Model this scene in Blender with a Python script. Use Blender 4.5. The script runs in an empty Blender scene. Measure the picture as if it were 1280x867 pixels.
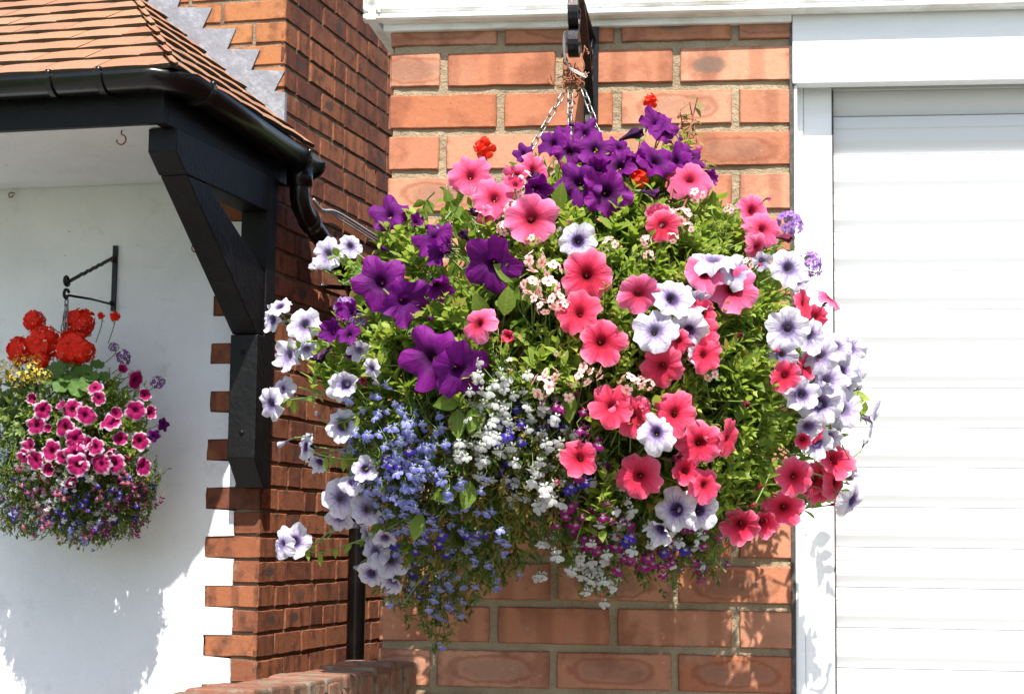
import bpy, bmesh, math, random
from mathutils import Vector, Matrix, noise
rnd = random.Random(7)
D = bpy.data; scene = bpy.context.scene; COL = scene.collection
R_ = math.radians
# ------------------------------------------------------------------ camera
FPX, PITCH, ROLL = 2259.4, 0.10549, 0.012716
YG, YH = -0.12769, -0.25992
CAM = Vector((0, 0, 1.6))
fwd = Vector((0, math.cos(PITCH), math.sin(PITCH)))
_r = Vector((1, 0, 0)); _u = _r.cross(fwd)
cr = math.cos(ROLL) * _r + math.sin(ROLL) * _u
cu = -math.sin(ROLL) * _r + math.cos(ROLL) * _u
cam_d = D.cameras.new('camera'); cam = D.objects.new('camera', cam_d); COL.objects.link(cam)
cam.matrix_world = Matrix(((cr.x, cu.x, -fwd.x, CAM.x), (cr.y, cu.y, -fwd.y, CAM.y), (cr.z, cu.z, -fwd.z, CAM.z), (0, 0, 0, 1)))
cam_d.sensor_width = 36; cam_d.lens = 36 * FPX / 1280; cam_d.clip_end = 3000; cam_d.clip_start = .05
scene.camera = cam

def ray(px, py): return (fwd * FPX + cr * (px - 640) - cu * (py - 433.5)).normalized()
def P(px, py, Y):                      # point of the line of sight at world depth Y
    d = ray(px, py); return CAM + d * (Y / d.y)
def onplane(px, py, p0, n):
    d = ray(px, py); return CAM + d * ((p0 - CAM).dot(n) / d.dot(n))

class Frame:                           # local wall frame: u along wall, v out towards viewer, z world height
    def __init__(s, o, yaw):
        s.u = Vector((math.cos(yaw), math.sin(yaw), 0)); s.v = Vector((math.sin(yaw), -math.cos(yaw), 0))
        s.o = Vector((o.x, o.y, 0))
    def p(s, u, v, z): return s.o + s.u * u + s.v * v + Vector((0, 0, z))
    def on_v(s, px, py, v=0):          # pixel -> (u, z) on plane v
        q = onplane(px, py, s.o + s.v * v, s.v); return (q - s.o).dot(s.u), q.z
    def on_u(s, px, py, u=0):          # pixel -> (v, z) on plane u
        q = onplane(px, py, s.o + s.u * u, s.u); return (q - s.o).dot(s.v), q.z
G = Frame(P(487, 166, 3.27), YG)
H = Frame(P(326, 610, 5.5), YH)

# ------------------------------------------------------------------ object helpers
ORG = {}
def props(o, label=None, cat=None, group=None, kind=None):
    for k, v in (('label', label), ('category', cat), ('group', group), ('kind', kind)):
        if v: o[k] = v
    return o
def thing(name, loc, label, cat, group=None):
    o = D.objects.new(name, None); COL.objects.link(o); o.location = loc; o.empty_display_size = .05
    ORG[o.name] = Vector(loc); return props(o, label, cat, group)
class MB:
    def __init__(s): s.v = []; s.f = []; s.m = []; s.uv = []; s.c = []; s.sm = []
    def add(s, vs, fs, mat=0, uvs=None, col=(0, 0, 0), smooth=False):
        b = len(s.v); s.v += [Vector(q) for q in vs]
        for i, f in enumerate(fs):
            s.f.append([b + k for k in f]); s.m.append(mat); s.sm.append(smooth)
            s.uv.append([uvs[k] for k in f] if uvs else [(0, 0)] * len(f)); s.c.append(col)
    def box(s, fr, u0, u1, v0, v1, z0, z1, **k):
        vs = [fr.p(u, v, z) for u in (u0, u1) for v in (v0, v1) for z in (z0, z1)]
        s.add(vs, [(0, 2, 3, 1), (4, 5, 7, 6), (0, 1, 5, 4), (2, 6, 7, 3), (0, 4, 6, 2), (1, 3, 7, 5)], **k)
    def tube(s, pts, r, n=8, cap=True, **k):
        pts = [Vector(p) for p in pts]; vs = []; fs = []; rs = r if isinstance(r, (list, tuple)) else [r] * len(pts)
        t0 = (pts[1] - pts[0]).normalized(); a = t0.orthogonal().normalized()
        for i, p in enumerate(pts):
            t = (pts[min(i + 1, len(pts) - 1)] - pts[max(i - 1, 0)])
            t = t.normalized() if t.length > 1e-9 else t0
            a = (a - t * a.dot(t)); a = a.normalized() if a.length > 1e-6 else t.orthogonal().normalized(); b = t.cross(a)
            vs += [p + (a * math.cos(2 * math.pi * j / n) + b * math.sin(2 * math.pi * j / n)) * rs[i] for j in range(n)]
        for i in range(len(pts) - 1):
            fs += [(i * n + j, i * n + (j + 1) % n, (i + 1) * n + (j + 1) % n, (i + 1) * n + j) for j in range(n)]
        if cap: fs += [tuple(range(n - 1, -1, -1)), tuple(range((len(pts) - 1) * n, len(pts) * n))]
        s.add(vs, fs, smooth=k.pop('smooth', True), **k)
    def build(s, name, mats, parent=None, loc=None, bevel=0, fix=True, sharp=None):
        if loc is None: loc = ORG[parent.name] if parent else Vector((0, 0, 0))
        me = D.meshes.new(name); me.from_pydata([tuple(q - loc) for q in s.v], [], s.f)
        for m in (mats if isinstance(mats, list) else [mats]): me.materials.append(m)
        me.polygons.foreach_set('material_index', s.m); me.polygons.foreach_set('use_smooth', s.sm)
        uv = me.uv_layers.new(name='UVMap'); flat = []
        for l in s.uv:
            for q in l: flat += q
        uv.data.foreach_set('uv', flat)
        ca = me.color_attributes.new('tone', 'FLOAT_COLOR', 'CORNER'); flat = []
        for l, c in zip(s.uv, s.c): flat += [c[0], c[1], c[2], 1.0] * len(l)
        ca.data.foreach_set('color', flat)
        me.update()
        if fix:
            bm = bmesh.new(); bm.from_mesh(me); bmesh.ops.recalc_face_normals(bm, faces=bm.faces[:]); bm.to_mesh(me); bm.free()
        o = D.objects.new(name, me); COL.objects.link(o)
        if parent: o.parent = parent; ORG[o.name] = loc
        else: o.location = loc
        if bevel:
            b = o.modifiers.new('bevel', 'BEVEL'); b.width = bevel; b.segments = 2; b.limit_method = 'ANGLE'
        return o

# ------------------------------------------------------------------ materials
class NT:
    def __init__(s, name):
        s.m = D.materials.new(name); s.m.use_nodes = True; s.t = s.m.node_tree; s.t.nodes.clear()
        s.out = s.t.nodes.new('ShaderNodeOutputMaterial')
    def n(s, typ, **k):
        nd = s.t.nodes.new(typ)
        for a, v in k.items():
            if a.startswith('i_'): s.set(nd.inputs[a[2:].replace('_', ' ')], v)
            elif a.startswith('x'): s.set(nd.inputs[int(a[1:])], v)
            else: setattr(nd, a, v)
        return nd
    def set(s, inp, v):
        if isinstance(v, bpy.types.NodeSocket): s.t.links.new(v, inp)
        elif isinstance(v, bpy.types.Node): s.t.links.new(v.outputs[0], inp)
        else: inp.default_value = v if not (isinstance(v, tuple) and len(v) == 3 and inp.type == 'RGBA') else (*v, 1)
    def math(s, op, a, b=0.0, c=0.0, clamp=False):
        nd = s.n('ShaderNodeMath', operation=op, x0=a, x1=b, x2=c); nd.use_clamp = clamp; return nd.outputs[0]
    def noise(s, vec, scale, detail=4, rough=.55, dist=0): return s.n('ShaderNodeTexNoise', x0=vec, i_Scale=scale, i_Detail=detail, i_Roughness=rough, i_Distortion=dist).outputs[0]
    def step(s, x, a, b):
        nd = s.n('ShaderNodeMapRange', x0=x, x1=a, x2=b); nd.interpolation_type = 'SMOOTHSTEP'; return nd.outputs[0]
    def mix(s, f, a, b, mode='MIX'):
        nd = s.n('ShaderNodeMix', data_type='RGBA', blend_type=mode); s.set(nd.inputs[0], f); s.set(nd.inputs[6], a); s.set(nd.inputs[7], b); return nd.outputs[2]
    def pos(s): return s.n('ShaderNodeNewGeometry').outputs['Position']
    def obj(s): return s.n('ShaderNodeTexCoord').outputs['Object']
    def uv(s): return s.n('ShaderNodeTexCoord').outputs['UV']
    def bump(s, h, dist, strength=1): return s.n('ShaderNodeBump', i_Height=h, i_Distance=dist, i_Strength=strength).outputs[0]
    def ramp(s, f, stops):
        nd = s.n('ShaderNodeValToRGB', x0=f); e = nd.color_ramp.elements
        while len(e) < len(stops): e.new(.5)
        for q, (p_, c) in zip(e, stops): q.position = p_; q.color = (*c, 1)
        return nd.outputs[0]
    def pbr(s, col, rough=.6, normal=None, metal=0, spec=.5, coat=0, trans=None, tw=.35):
        b = s.n('ShaderNodeBsdfPrincipled', i_Base_Color=col, i_Roughness=rough, i_Metallic=metal)
        b.inputs['Specular IOR Level'].default_value = spec; b.inputs['Coat Weight'].default_value = coat
        if normal is not None: s.set(b.inputs['Normal'], normal)
        sh = b.outputs[0]
        if trans is not None:
            t = s.n('ShaderNodeBsdfTranslucent', i_Color=trans)
            sh = s.n('ShaderNodeMixShader', x0=tw, x1=sh, x2=t.outputs[0]).outputs[0]
        s.t.links.new(sh, s.out.inputs[0]); return s.m

def mat_brick(name, cA, cB, cDark, grey, ovals, scale=1.0):
    t = NT(name); at = t.n('ShaderNodeAttribute', attribute_name='tone'); sp = t.n('ShaderNodeSeparateColor', x0=at.outputs[0])
    r1, r2, r3 = sp.outputs[0], sp.outputs[1], sp.outputs[2]
    pos = t.pos(); uv = t.n('ShaderNodeSeparateXYZ', x0=t.uv()); U, V = uv.outputs[0], uv.outputs[1]
    off = t.n('ShaderNodeVectorMath', operation='ADD', x0=pos, x1=at.outputs[0]).outputs[0]
    n1 = t.noise(off, 14 * scale, 5); n2 = t.noise(off, 90, 4, .65); n3 = t.noise(pos, 420, 3, .7)
    base = t.mix(r1, cA, cB)
    base = t.mix(t.math('MULTIPLY', t.step(n1, .46, .70), .7), base, cDark)
    base = t.mix(t.math('MULTIPLY', t.step(t.noise(off, 7, 3), .5, .72), .5), base, cA)
    wob = t.math('MULTIPLY', t.math('SUBTRACT', t.noise(off, 22, 3), .5), .9)
    d = t.math('SQRT', t.math('ADD', t.math('POWER', t.math('ABSOLUTE', t.math('MULTIPLY', U, 1.25)), 2.6), t.math('POWER', t.math('ABSOLUTE', t.math('MULTIPLY', V, 1.25)), 2.2)))
    d = t.math('ADD', d, wob)
    ring = t.math('MULTIPLY', t.step(t.math('ABSOLUTE', t.math('SUBTRACT', d, .82)), .2, .02), t.step(r2, .45, .5))
    inner = t.math('MULTIPLY', t.step(d, .8, .45), t.step(r2, .45, .5))
    base = t.mix(t.math('MULTIPLY', inner, .28 * ovals), base, grey)
    base = t.mix(t.math('MULTIPLY', ring, .45 * ovals), base, cDark)
    bands = t.math('MULTIPLY', t.step(t.math('SINE', t.math('ADD', t.math('MULTIPLY', U, 7.5), t.math('MULTIPLY', r3, 20))), .1, .9), t.step(r2, .4, .3))
    base = t.mix(t.math('MULTIPLY', bands, .4), base, cDark)
    # a dark fired blotch on a few bricks
    du = t.math('SUBTRACT', U, t.math('MULTIPLY', t.math('SUBTRACT', r1, .5), .9))
    bl = t.math('ADD', t.math('SQRT', t.math('ADD', t.math('POWER', t.math('MULTIPLY', du, 2.3), 2), t.math('POWER', t.math('MULTIPLY', V, 1.7), 2))), wob)
    blot = t.math('MULTIPLY', t.step(bl, .95, .6), t.step(r3, .84, .86))
    base = t.mix(t.math('MULTIPLY', blot, .75), base, grey)
    base = t.mix(t.math('MULTIPLY', t.step(n2, .58, .74), .3), base, cDark)
    pit = t.step(n3, .66, .74)
    base = t.mix(t.math('MULTIPLY', pit, .45), base, (.1, .05, .03))
    base = t.mix(t.math('MULTIPLY', t.step(t.noise(pos, 150, 3), .66, .78), .35), base, (.75, .6, .48))
    if name.startswith('weathered'):
        base = t.mix(t.math('MULTIPLY', t.step(t.noise(pos, 28, 6, .7), .48, .6), .75), base, (.17, .155, .115))
        base = t.mix(t.math('MULTIPLY', t.step(t.noise(pos, 70, 5, .7), .56, .68), .7), base, (.05, .05, .03))
    en = t.math('MULTIPLY', t.math('SUBTRACT', t.noise(off, 55, 4, .65), .5), .42)
    eg = t.math('ADD', t.math('MAXIMUM', t.math('ABSOLUTE', V), t.math('MULTIPLY', t.math('ABSOLUTE', U), .985)), en)
    base = t.mix(t.math('MULTIPLY', t.step(eg, .86, 1.02), .55), base, cDark)
    base = t.mix(t.math('MULTIPLY', t.step(t.noise(pos, 11, 6, .75), .60, .70), .30), base, (.30, .25, .19))
    h = t.math('SUBTRACT', t.math('MULTIPLY', n2, .6), t.math('MULTIPLY', pit, .5))
    h = t.math('ADD', h, t.math('MULTIPLY', n1, .8))
    return t.pbr(base, .88, t.bump(h, .0022), spec=.25)
def mat_mortar(name, c1, c2):
    t = NT(name); pos = t.pos(); n1 = t.noise(pos, 9, 5); n2 = t.noise(pos, 260, 4, .7)
    c = t.mix(t.step(n1, .35, .7), c1, c2); c = t.mix(t.math('MULTIPLY', t.step(n2, .55, .75), .5), c, (.13, .1, .07))
    return t.pbr(c, .95, t.bump(t.math('ADD', n2, t.math('MULTIPLY', t.noise(pos, 60, 4), 2)), .004), spec=.1)
def mat_simple(name, c, rough=.5, c2=None, nscale=20, amt=.5, bd=.0, bs=200, metal=0, spec=.5, coat=0, lo=.45, hi=.7):
    t = NT(name); pos = t.pos(); col = c
    if c2: col = t.mix(t.math('MULTIPLY', t.step(t.noise(pos, nscale, 6, .6), lo, hi), amt), c, c2)
    nr = t.bump(t.noise(pos, bs, 4, .6), bd) if bd else None
    return t.pbr(col, rough, nr, metal, spec, coat)
M = {}
M['gbrick'] = mat_brick('orange_brick', (.49, .235, .145), (.36, .125, .060), (.20, .065, .034), (.13, .095, .075), 1.15)
M['hbrick'] = mat_brick('red_brick', (.33, .118, .050), (.13, .040, .022), (.05, .022, .016), (.06, .052, .048), .5, 1.6)
M['ubrick'] = mat_brick('amber_brick', (.38, .175, .070), (.33, .125, .05), (.15, .06, .03), (.09, .06, .05), .5, 1.6)
M['wbrick'] = mat_brick('weathered_brick', (.24, .105, .062), (.17, .065, .038), (.075, .045, .03), (.15, .14, .11), .6, 1.8)
M['gmortar'] = mat_mortar('sand_mortar', (.40, .315, .205), (.30, .23, .15))
M['hmortar'] = mat_mortar('brown_mortar', (.27, .205, .14), (.17, .12, .08))
M['wmortar'] = mat_mortar('mossy_mortar', (.20, .18, .13), (.10, .10, .06))
def mat_render():
    t = NT('white_render'); pos = t.pos(); n = t.noise(pos, 3, 5); n2 = t.noise(pos, 160, 4, .6)
    c = t.mix(t.math('MULTIPLY', t.step(n, .45, .75), .5), (.78, .79, .80), (.62, .63, .64))
    c = t.mix(t.math('MULTIPLY', t.step(t.noise(pos, 7, 7, .7), .56, .72), .35), c, (.50, .48, .44))
    c = t.mix(t.math('MULTIPLY', t.step(t.noise(pos, 45, 2), .76, .79), .7), c, (.3, .22, .16))
    return t.pbr(c, .8, t.bump(t.math('ADD', n2, t.math('MULTIPLY', t.noise(pos, 12, 4), 2)), .003), spec=.2)
M['render'] = mat_render()
def mat_upvc(name, dirt, k=1):
    t = NT(name); pos = t.pos()
    st = t.n('ShaderNodeMapping', x0=pos); st.inputs['Scale'].default_value = (1, 1, 6)
    n = t.noise(st.outputs[0], 9, 6, .65)
    c = t.mix(t.math('MULTIPLY', t.step(n, .40, .66), dirt), (.80 * k, .81 * k, .81 * k), (.50, .46, .38))
    c = t.mix(t.math('MULTIPLY', t.step(t.noise(pos, 34, 5, .7), .66, .76), dirt * 1.1, clamp=True), c, (.16, .12, .07))
    return t.pbr(c, .38, t.bump(t.noise(pos, 180, 3), .0006 if 'slat' not in name else .00005), spec=.5)
M['upvc'] = mat_upvc('white_plastic', .12); M['upvc_dirty'] = mat_upvc('grimy_white_plastic', .75); M['shutter'] = mat_upvc('white_slat_paint', .05, .79)
M['black_wood'] = mat_simple('black_painted_timber', (.004, .004, .004), .5, (.010, .009, .009), 16, .7, .0025, 60, spec=.22)
M['black_plastic'] = mat_simple('black_plastic', (.004, .004, .004), .26, (.014, .012, .010), 14, .6, .0005, 60, spec=.45)
M['lead'] = mat_simple('lead_sheet', (.22, .235, .26), .6, (.36, .38, .41), 22, .9, .004, 30, metal=.2)
M['iron'] = mat_simple('black_iron', (.010, .010, .012), .38, (.06, .03, .016), 60, .6, .0006, 150, metal=.5, lo=.55)
M['chain'] = mat_simple('galvanised_steel', (.30, .29, .27), .4, (.2, .12, .08), 120, .6, metal=.9)
M['rust'] = mat_simple('rusty_wire', (.28, .10, .045), .85, (.13, .05, .03), 200, .8, .001, 400)
M['cable'] = mat_simple('grey_cable', (.36, .36, .36), .5, (.2, .19, .18), 60, .6)
M['seal'] = mat_simple('dark_sealant', (.05, .045, .04), .8, (.15, .12, .1), 90, .6)
def mat_tile():
    t = NT('clay_roof_tile'); at = t.n('ShaderNodeAttribute', attribute_name='tone'); sp = t.n('ShaderNodeSeparateColor', x0=at.outputs[0]); pos = t.pos()
    c = t.mix(sp.outputs[0], (.40, .185, .100), (.31, .13, .075))
    c = t.mix(t.math('MULTIPLY', sp.outputs[1], .55), c, (.27, .185, .125))
    c = t.mix(t.math('MULTIPLY', t.step(t.noise(pos, 120, 5, .7), .45, .66), .6), c, (.14, .085, .055))
    c = t.mix(t.math('MULTIPLY', t.step(t.noise(pos, 14, 5, .7), .5, .64), .4), c, (.19, .14, .10))
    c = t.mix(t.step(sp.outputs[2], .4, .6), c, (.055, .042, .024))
    return t.pbr(c, .9, t.bump(t.noise(pos, 300, 4, .7), .002), spec=.2)
M['tile'] = mat_tile()
# ================================================================== BRICKWORK
def brick(mb, pf, a0, a1, z0, z1, proud=0.0, jit=.0015, inset=.0025, depth=.014, tone=None, seg=8, ext=0):
    """pf(a, w, z): a along the wall, w outwards. One brick face with worn edges."""
    if tone is None: tone = (rnd.random(), rnd.random(), rnd.random())
    pts = []
    def J(s=1): return rnd.uniform(-jit, jit) * s
    n = max(2, int(seg * (a1 - a0) / .21)); m = 3
    for i in range(n): pts.append((a0 + (a1 - a0) * i / n, z0))
    for i in range(m): pts.append((a1, z0 + (z1 - z0) * i / m))
    for i in range(n): pts.append((a1 + (a0 - a1) * i / n, z1))
    for i in range(m): pts.append((a0, z1 + (z0 - z1) * i / m))
    ca, cz = (a0 + a1) / 2, (z0 + z1) / 2; ha, hz = (a1 - a0) / 2, (z1 - z0) / 2
    N = len(pts); w = proud + rnd.uniform(-.001, .001); ta, tz = rnd.uniform(-.0012, .0012), rnd.uniform(-.0008, .0008)
    pj = [(a + J() - (.0007 if abs(abs(a - ca) - ha) < 1e-6 and abs(abs(z - cz) - hz) < 1e-6 else 0) * (1 if a > ca else -1), z + J()) for a, z in pts]
    vs = []; uvs = []
    for k, (ins, dw) in enumerate(((inset, 0), (inset * .3, -.0018), (0, -.005), (0, -depth - ext))):
        for (a, z) in pj:
            aa = ca + (a - ca) * (1 - ins / ha); zz = cz + (z - cz) * (1 - ins / hz)
            tw = ta * (a - ca) / ha + tz * (z - cz) / hz
            vs.append(pf(aa, w + dw + tw, zz)); uvs.append(((aa - ca) / max(ha, .08), (zz - cz) / hz))
    fs = [tuple(range(N))]
    for k in range(3):
        fs += [(k * N + i, k * N + (i + 1) % N, (k + 1) * N + (i + 1) % N, (k + 1) * N + i) for i in range(N)]
    mb.add(vs, fs, uvs=uvs, col=tone)
def sheet(mb, pf, a0, a1, z0, z1, w, nx, nz, amp=.0015, **k):
    vs = [pf(a0 + (a1 - a0) * i / nx, w + rnd.uniform(-amp, amp), z0 + (z1 - z0) * j / nz) for j in range(nz + 1) for i in range(nx + 1)]
    fs = [(j * (nx + 1) + i, j * (nx + 1) + i + 1, (j + 1) * (nx + 1) + i + 1, (j + 1) * (nx + 1) + i) for j in range(nz) for i in range(nx)]
    mb.add(vs, fs, smooth=True, **k)

# ------------------------------------------------------------------ GARAGE
garage = thing('garage', G.p(.4, 0, 0), 'orange brick garage on the right with a white roller shutter door', 'garage')
_, zt = G.on_v(487, 166); _, zb = G.on_v(470, 805); ch = (zt - zb) / 12
GW, _ = G.on_v(990.5, 300)
GW0 = G.on_v(483.0, 300)[0]
pitch = (GW - GW0 + .012) / 3.5; jg = .0135; zj = zt
gf = lambda a, w, z: G.p(a, w, z)
mb = MB(); k0 = int(math.floor((0.0 - zj) / ch)); k1 = int(math.ceil((2.72 - zj) / ch))
for k in range(k0, k1):
    z0 = zj + k * ch + jg / 2; z1 = zj + (k + 1) * ch - jg / 2
    if z1 > 2.75: continue
    half_left = ((k % 2) != 0)
    cuts = [0] + ([pitch / 2 + i * pitch for i in range(4)] if half_left else [i * pitch for i in range(1, 4)] + [3.5 * pitch])
    for a, b in zip(cuts, cuts[1:]):
        brick(mb, gf, GW0 + a + rnd.uniform(0, .001), GW0 + b - .0125 + rnd.uniform(-.001, .001), z0 + rnd.uniform(-.001, .001), z1 + rnd.uniform(-.001, .001), depth=.02, jit=.0008)
# side of the garage (left return), same bricks
gs = lambda a, w, z: G.p(GW0 - w, -a, z)
for k in range(k0, k1):
    z0 = zj + k * ch + jg / 2; z1 = zj + (k + 1) * ch - jg / 2
    if z1 > 2.75: continue
    off = pitch / 2 if k % 2 else 0
    a = .004
    b = pitch - off - .0125
    while a < 5:
        brick(mb, gs, a, b, z0, z1, depth=.02, jit=.0008, seg=3); a = b + .0125; b = a + pitch - .0125
ob = mb.build('brick_wall', M['gbrick'], garage)
mb = MB(); sheet(mb, gf, GW0 + .007, GW - .0, 0, 2.76, -.006, 40, 160, .0012); sheet(mb, gs, .007, 5, 0, 2.76, -.006, 60, 60, .001)
mb.box(G, GW0 + .012, GW - .003, -5, -.012, 0, 2.76)
mb.build('mortar_joint', M['gmortar'], ob)
# shutter, jamb, lintel, boards
uL, zL = G.on_v(990.5, 102, .02); _, zLt = G.on_v(1000, 20, .02)
RW = GW + 2.5
zsh_t = zL + .03
mb = MB(); mb.box(G, GW + .001, RW + .12, -.03, .006, zL, 2.80); 
lin = mb.build('lintel_board', M['upvc'], garage, bevel=.002)
mb = MB(); a1 = G.on_v(996.5, 400, -.05)[0]; a2 = G.on_v(1041.5, 400, -.05)[0]
mb.box(G, GW + .0035, a1, -.2, -.001, 0, zL - .002)
mb.box(G, a1 + .0005, a1 + .012, -.2, -.046, 0, zL + .12); mb.box(G, a1 + .0125, a2, -.2, -.051, 0, zL + .12); mb.box(G, GW + .0035, a1, -.2, -.035, zL - .001, zL + .12)
mb.build('door_frame', M['upvc'], garage, bevel=.0015)
mb = MB(); mb.box(G, RW - .06, RW + .05, -.2, -.04, 0, zL - .002); mb.build('door_frame', M['upvc'], garage, bevel=.002)
mb = MB(); mb.box(G, GW - .004, GW + .0033, -.02, .0015, 0, 2.8); mb.box(G, a2 + .0003, a2 + .0028, -.2, -.05, 0, zL)
mb.build('sealant_bead', M['seal'], garage)
# slats
_, s1 = G.on_v(1045, 193, -.058); _, s2 = G.on_v(1048, 734, -.058)   # 11 slats apart
sp = (s1 - s2) / 11.0
mb = MB(); n = int(s1 / sp) + 6; prof = [(0, -.004), (.02, .0), (.30, .0020), (.345, .0008), (.36, .0018), (.66, .0008), (.70, .0000), (.965, -.0075), (.975, -.0108), (1, -.0108)]
zc = s1 + 3 * sp
for i in range(n):
    zz = zc - i * sp
    if zz < .02: break
    for (f0, w0), (f1, w1) in zip(prof, prof[1:]):
        p4 = [G.p(a2 + .002, -.064 + w0, zz - f0 * sp), G.p(RW - .05, -.064 + w0, zz - f0 * sp), G.p(RW - .05, -.064 + w1, zz - f1 * sp), G.p(a2 + .002, -.064 + w1, zz - f1 * sp)]
        mb.add(p4, [(0, 1, 2, 3)])
    mb.add([G.p(a2 + .002, -.0745, zz - sp), G.p(RW - .05, -.0745, zz - sp), G.p(RW - .05, -.0675, zz - sp - 1e-4), G.p(a2 + .002, -.0675, zz - sp - 1e-4)], [(0, 1, 2, 3)])
mb.build('roller_shutter', M['shutter'], garage, fix=False)
mb = MB(); mb.box(G, a2 - .02, RW, -.3, -.08, 0, 2.75); mb.build('shutter_backing', M['shutter'], garage)
# right pier of the garage, seen only from the side
mb = MB()
for k in range(k0, k1):
    z0 = zj + k * ch + jg / 2; z1 = zj + (k + 1) * ch - jg / 2
    if z1 > 2.75: continue
    for i in range(3):
        a = RW + .126 + i * pitch - (pitch / 2 if k % 2 else 0); brick(mb, gf, max(a, RW + .126), a + pitch - .0125, z0, z1, depth=.02, seg=3)
pr = mb.build('brick_wall', M['gbrick'], garage)
mb = MB(); mb.box(G, RW + .122, RW + .75, -5, -.006, 0, 2.76); mb.build('mortar_joint', M['gmortar'], pr)
# fascia boards at the head of the wall
_, zA = G.on_v(700, 34, .012); _, zB = G.on_v(700, 21, .035)
_, zA2 = G.on_v(487, 35, .012)
mb = MB(); mb.box(G, GW0 - .012, GW, -5, .012, zA, zA + .35); mb.box(G, GW0 - .014, RW + .7, .012, .026, zA + .012, zA + .35)
mb.build('soffit_board', M['upvc_dirty'], garage, bevel=.003)
prof = [(.020, zB), (.036, zB + .0005), (.041, zB + .004), (.042, zB + .011), (.034, zB + .0125), (.034, zB + .015), (.042, zB + .019), (.044, zB + .026), (.044, zB + .06), (.044, zB + .16), (.020, zB + .16)]
mb = MB(); L0 = GW0 - .044; vs = [G.p(a, w, z) for a in (L0, RW + .7) for w, z in prof]; K = len(prof)
mb.add(vs, [(i, (i + 1) % K, K + (i + 1) % K, K + i) for i in range(K)] + [tuple(range(K)), tuple(range(2 * K - 1, K - 1, -1))])
vs = [G.p(GW0 - w, a, z) for a in (.044, -5) for w, z in prof]
mb.add(vs, [(i, (i + 1) % K, K + (i + 1) % K, K + i) for i in range(K)] + [tuple(range(K)), tuple(range(2 * K - 1, K - 1, -1))])
fa = mb.build('fascia_board', M['upvc_dirty'], garage, bevel=.001)
mb = MB(); uJ = G.on_v(474, 10, .045)[0]; mb.box(G, uJ - .002, uJ + .002, .03, .0465, zB + .014, zB + .16); mb.build('fascia_joint', M['upvc_dirty'], fa)
# gutter and roof above the frame
mb = MB(); cz = zB + .24
def half(mb, pf, r, t=.004, n=12):
    pr = [(math.cos(math.pi + math.pi * i / n) * r, math.sin(math.pi + math.pi * i / n) * r) for i in range(n + 1)]
    pr += [(x * (1 - t / r), y * (1 - t / r)) for x, y in reversed(pr)]
    return pr
hp_ = half(None, None, .056)
K = len(hp_)
vs = [G.p(a, .112 + x, cz + y) for a in (GW0 - .06, RW + .7) for x, y in hp_]
mb.add(vs, [(i, (i + 1) % K, K + (i + 1) % K, K + i) for i in range(K)], smooth=True); mb.build('gutter', M['upvc'], garage)
mb = MB(); mb.add([G.p(a, v, z) for a, v, z in ((GW0 - .1, .1, cz + .02), (RW + .8, .1, cz + .02), (RW + .8, -2.6, cz + 1.5), (GW0 - .1, -2.6, cz + 1.5), (GW0 - .1, .1, cz - .01), (RW + .8, .1, cz - .01), (RW + .8, -2.6, cz + 1.46), (GW0 - .1, -2.6, cz + 1.46))],
       [(0, 1, 2, 3), (7, 6, 5, 4), (0, 4, 5, 1), (1, 5, 6, 2), (2, 6, 7, 3), (3, 7, 4, 0)], col=(.5, .5, 0)); mb.build('roof', M['tile'], garage)

# ------------------------------------------------------------------ HOUSE
house = thing('house', H.p(-.5, 0, 0), 'white rendered house on the left with brick corner, black timber bracket and tiled porch roof', 'house')
hz = lambda y, x=324: H.on_v(x, y)[1]
hch = (hz(609.6, 326) - hz(825.5, 321.5)) / 7; hz0 = hz(609.6, 326)         # top of a long tooth brick
SB = -.10                                                                     # the upper wall stands 0.10 m back
p_ = .80
zs = H.on_v(100, 158, p_ - .03)[1]                                                 # soffit height
ztop = 5.4
hj = .010
ret = lambda a, w, z: H.p(w, -a, z)
frn = lambda a, w, z: H.p(-a, w, z)                                            # a to the left of the corner
upp = lambda a, w, z: H.p(-a, SB + w, z)
mb = MB(); mbu = MB(); mbt = MB()
zporch = zs + .16
k0 = -int(hz0 / hch); k1 = int((ztop - hz0) / hch)
for k in range(k0, k1):
    z1 = hz0 + k * hch; z0 = z1 - hch + hj; par = k % 2 == 0
    low = z1 < zporch
    # return wall
    a = 0.0 if low else -SB
    first = True
    b = a + (.135 if par else .215)
    if not low: b = a + (.1025 if par else .215)
    while a < 5.0:
        if k > -3 or True:
            brick(mb, ret, a, b, z0 + rnd.uniform(-.001, .001), z1 + rnd.uniform(-.0015, .0015), proud=rnd.uniform(-.0015, .0015), jit=.0018, inset=.003, seg=6 if a < 2.5 else 2, depth=.012)
        a = b + hj; b = a + (.215 if rnd.random() < .8 else .1025)
    if low:      # teeth of the quoin on the rendered face
        L = H.on_v(258.5, 625)[0] if par else H.on_v(292.5, 655)[0]
        L = -L + rnd.uniform(-.006, .006)
        brick(mbt, frn, .0, L, z0 + rnd.uniform(-.001, .001), z1 + .001, proud=.0, jit=.0018, inset=.0028, seg=7, depth=.012)
    else:        # upper front wall
        a = 0.0; b = .1025 if par else .215
        a2_ = a
        while a2_ < 2.6:
            brick(mbu, upp, a2_, b, z0, z1, jit=.0012, inset=.003, seg=3, depth=.012); a2_ = b + hj; b = a2_ + (.215 if (a2_ > .3 or par) else .1025)
wall = mb.build('side_wall', M['hbrick'], house)
mb = MB(); sheet(mb, ret, .004, 5, 0, zporch - .004, -.006, 80, 60, .0012); sheet(mb, ret, -SB + .004, 5, zporch - .004, ztop, -.006, 80, 60, .0012); mb.build('mortar_joint', M['hmortar'], wall)
q = mbt.build('corner_bricks', M['hbrick'], house)
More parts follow.
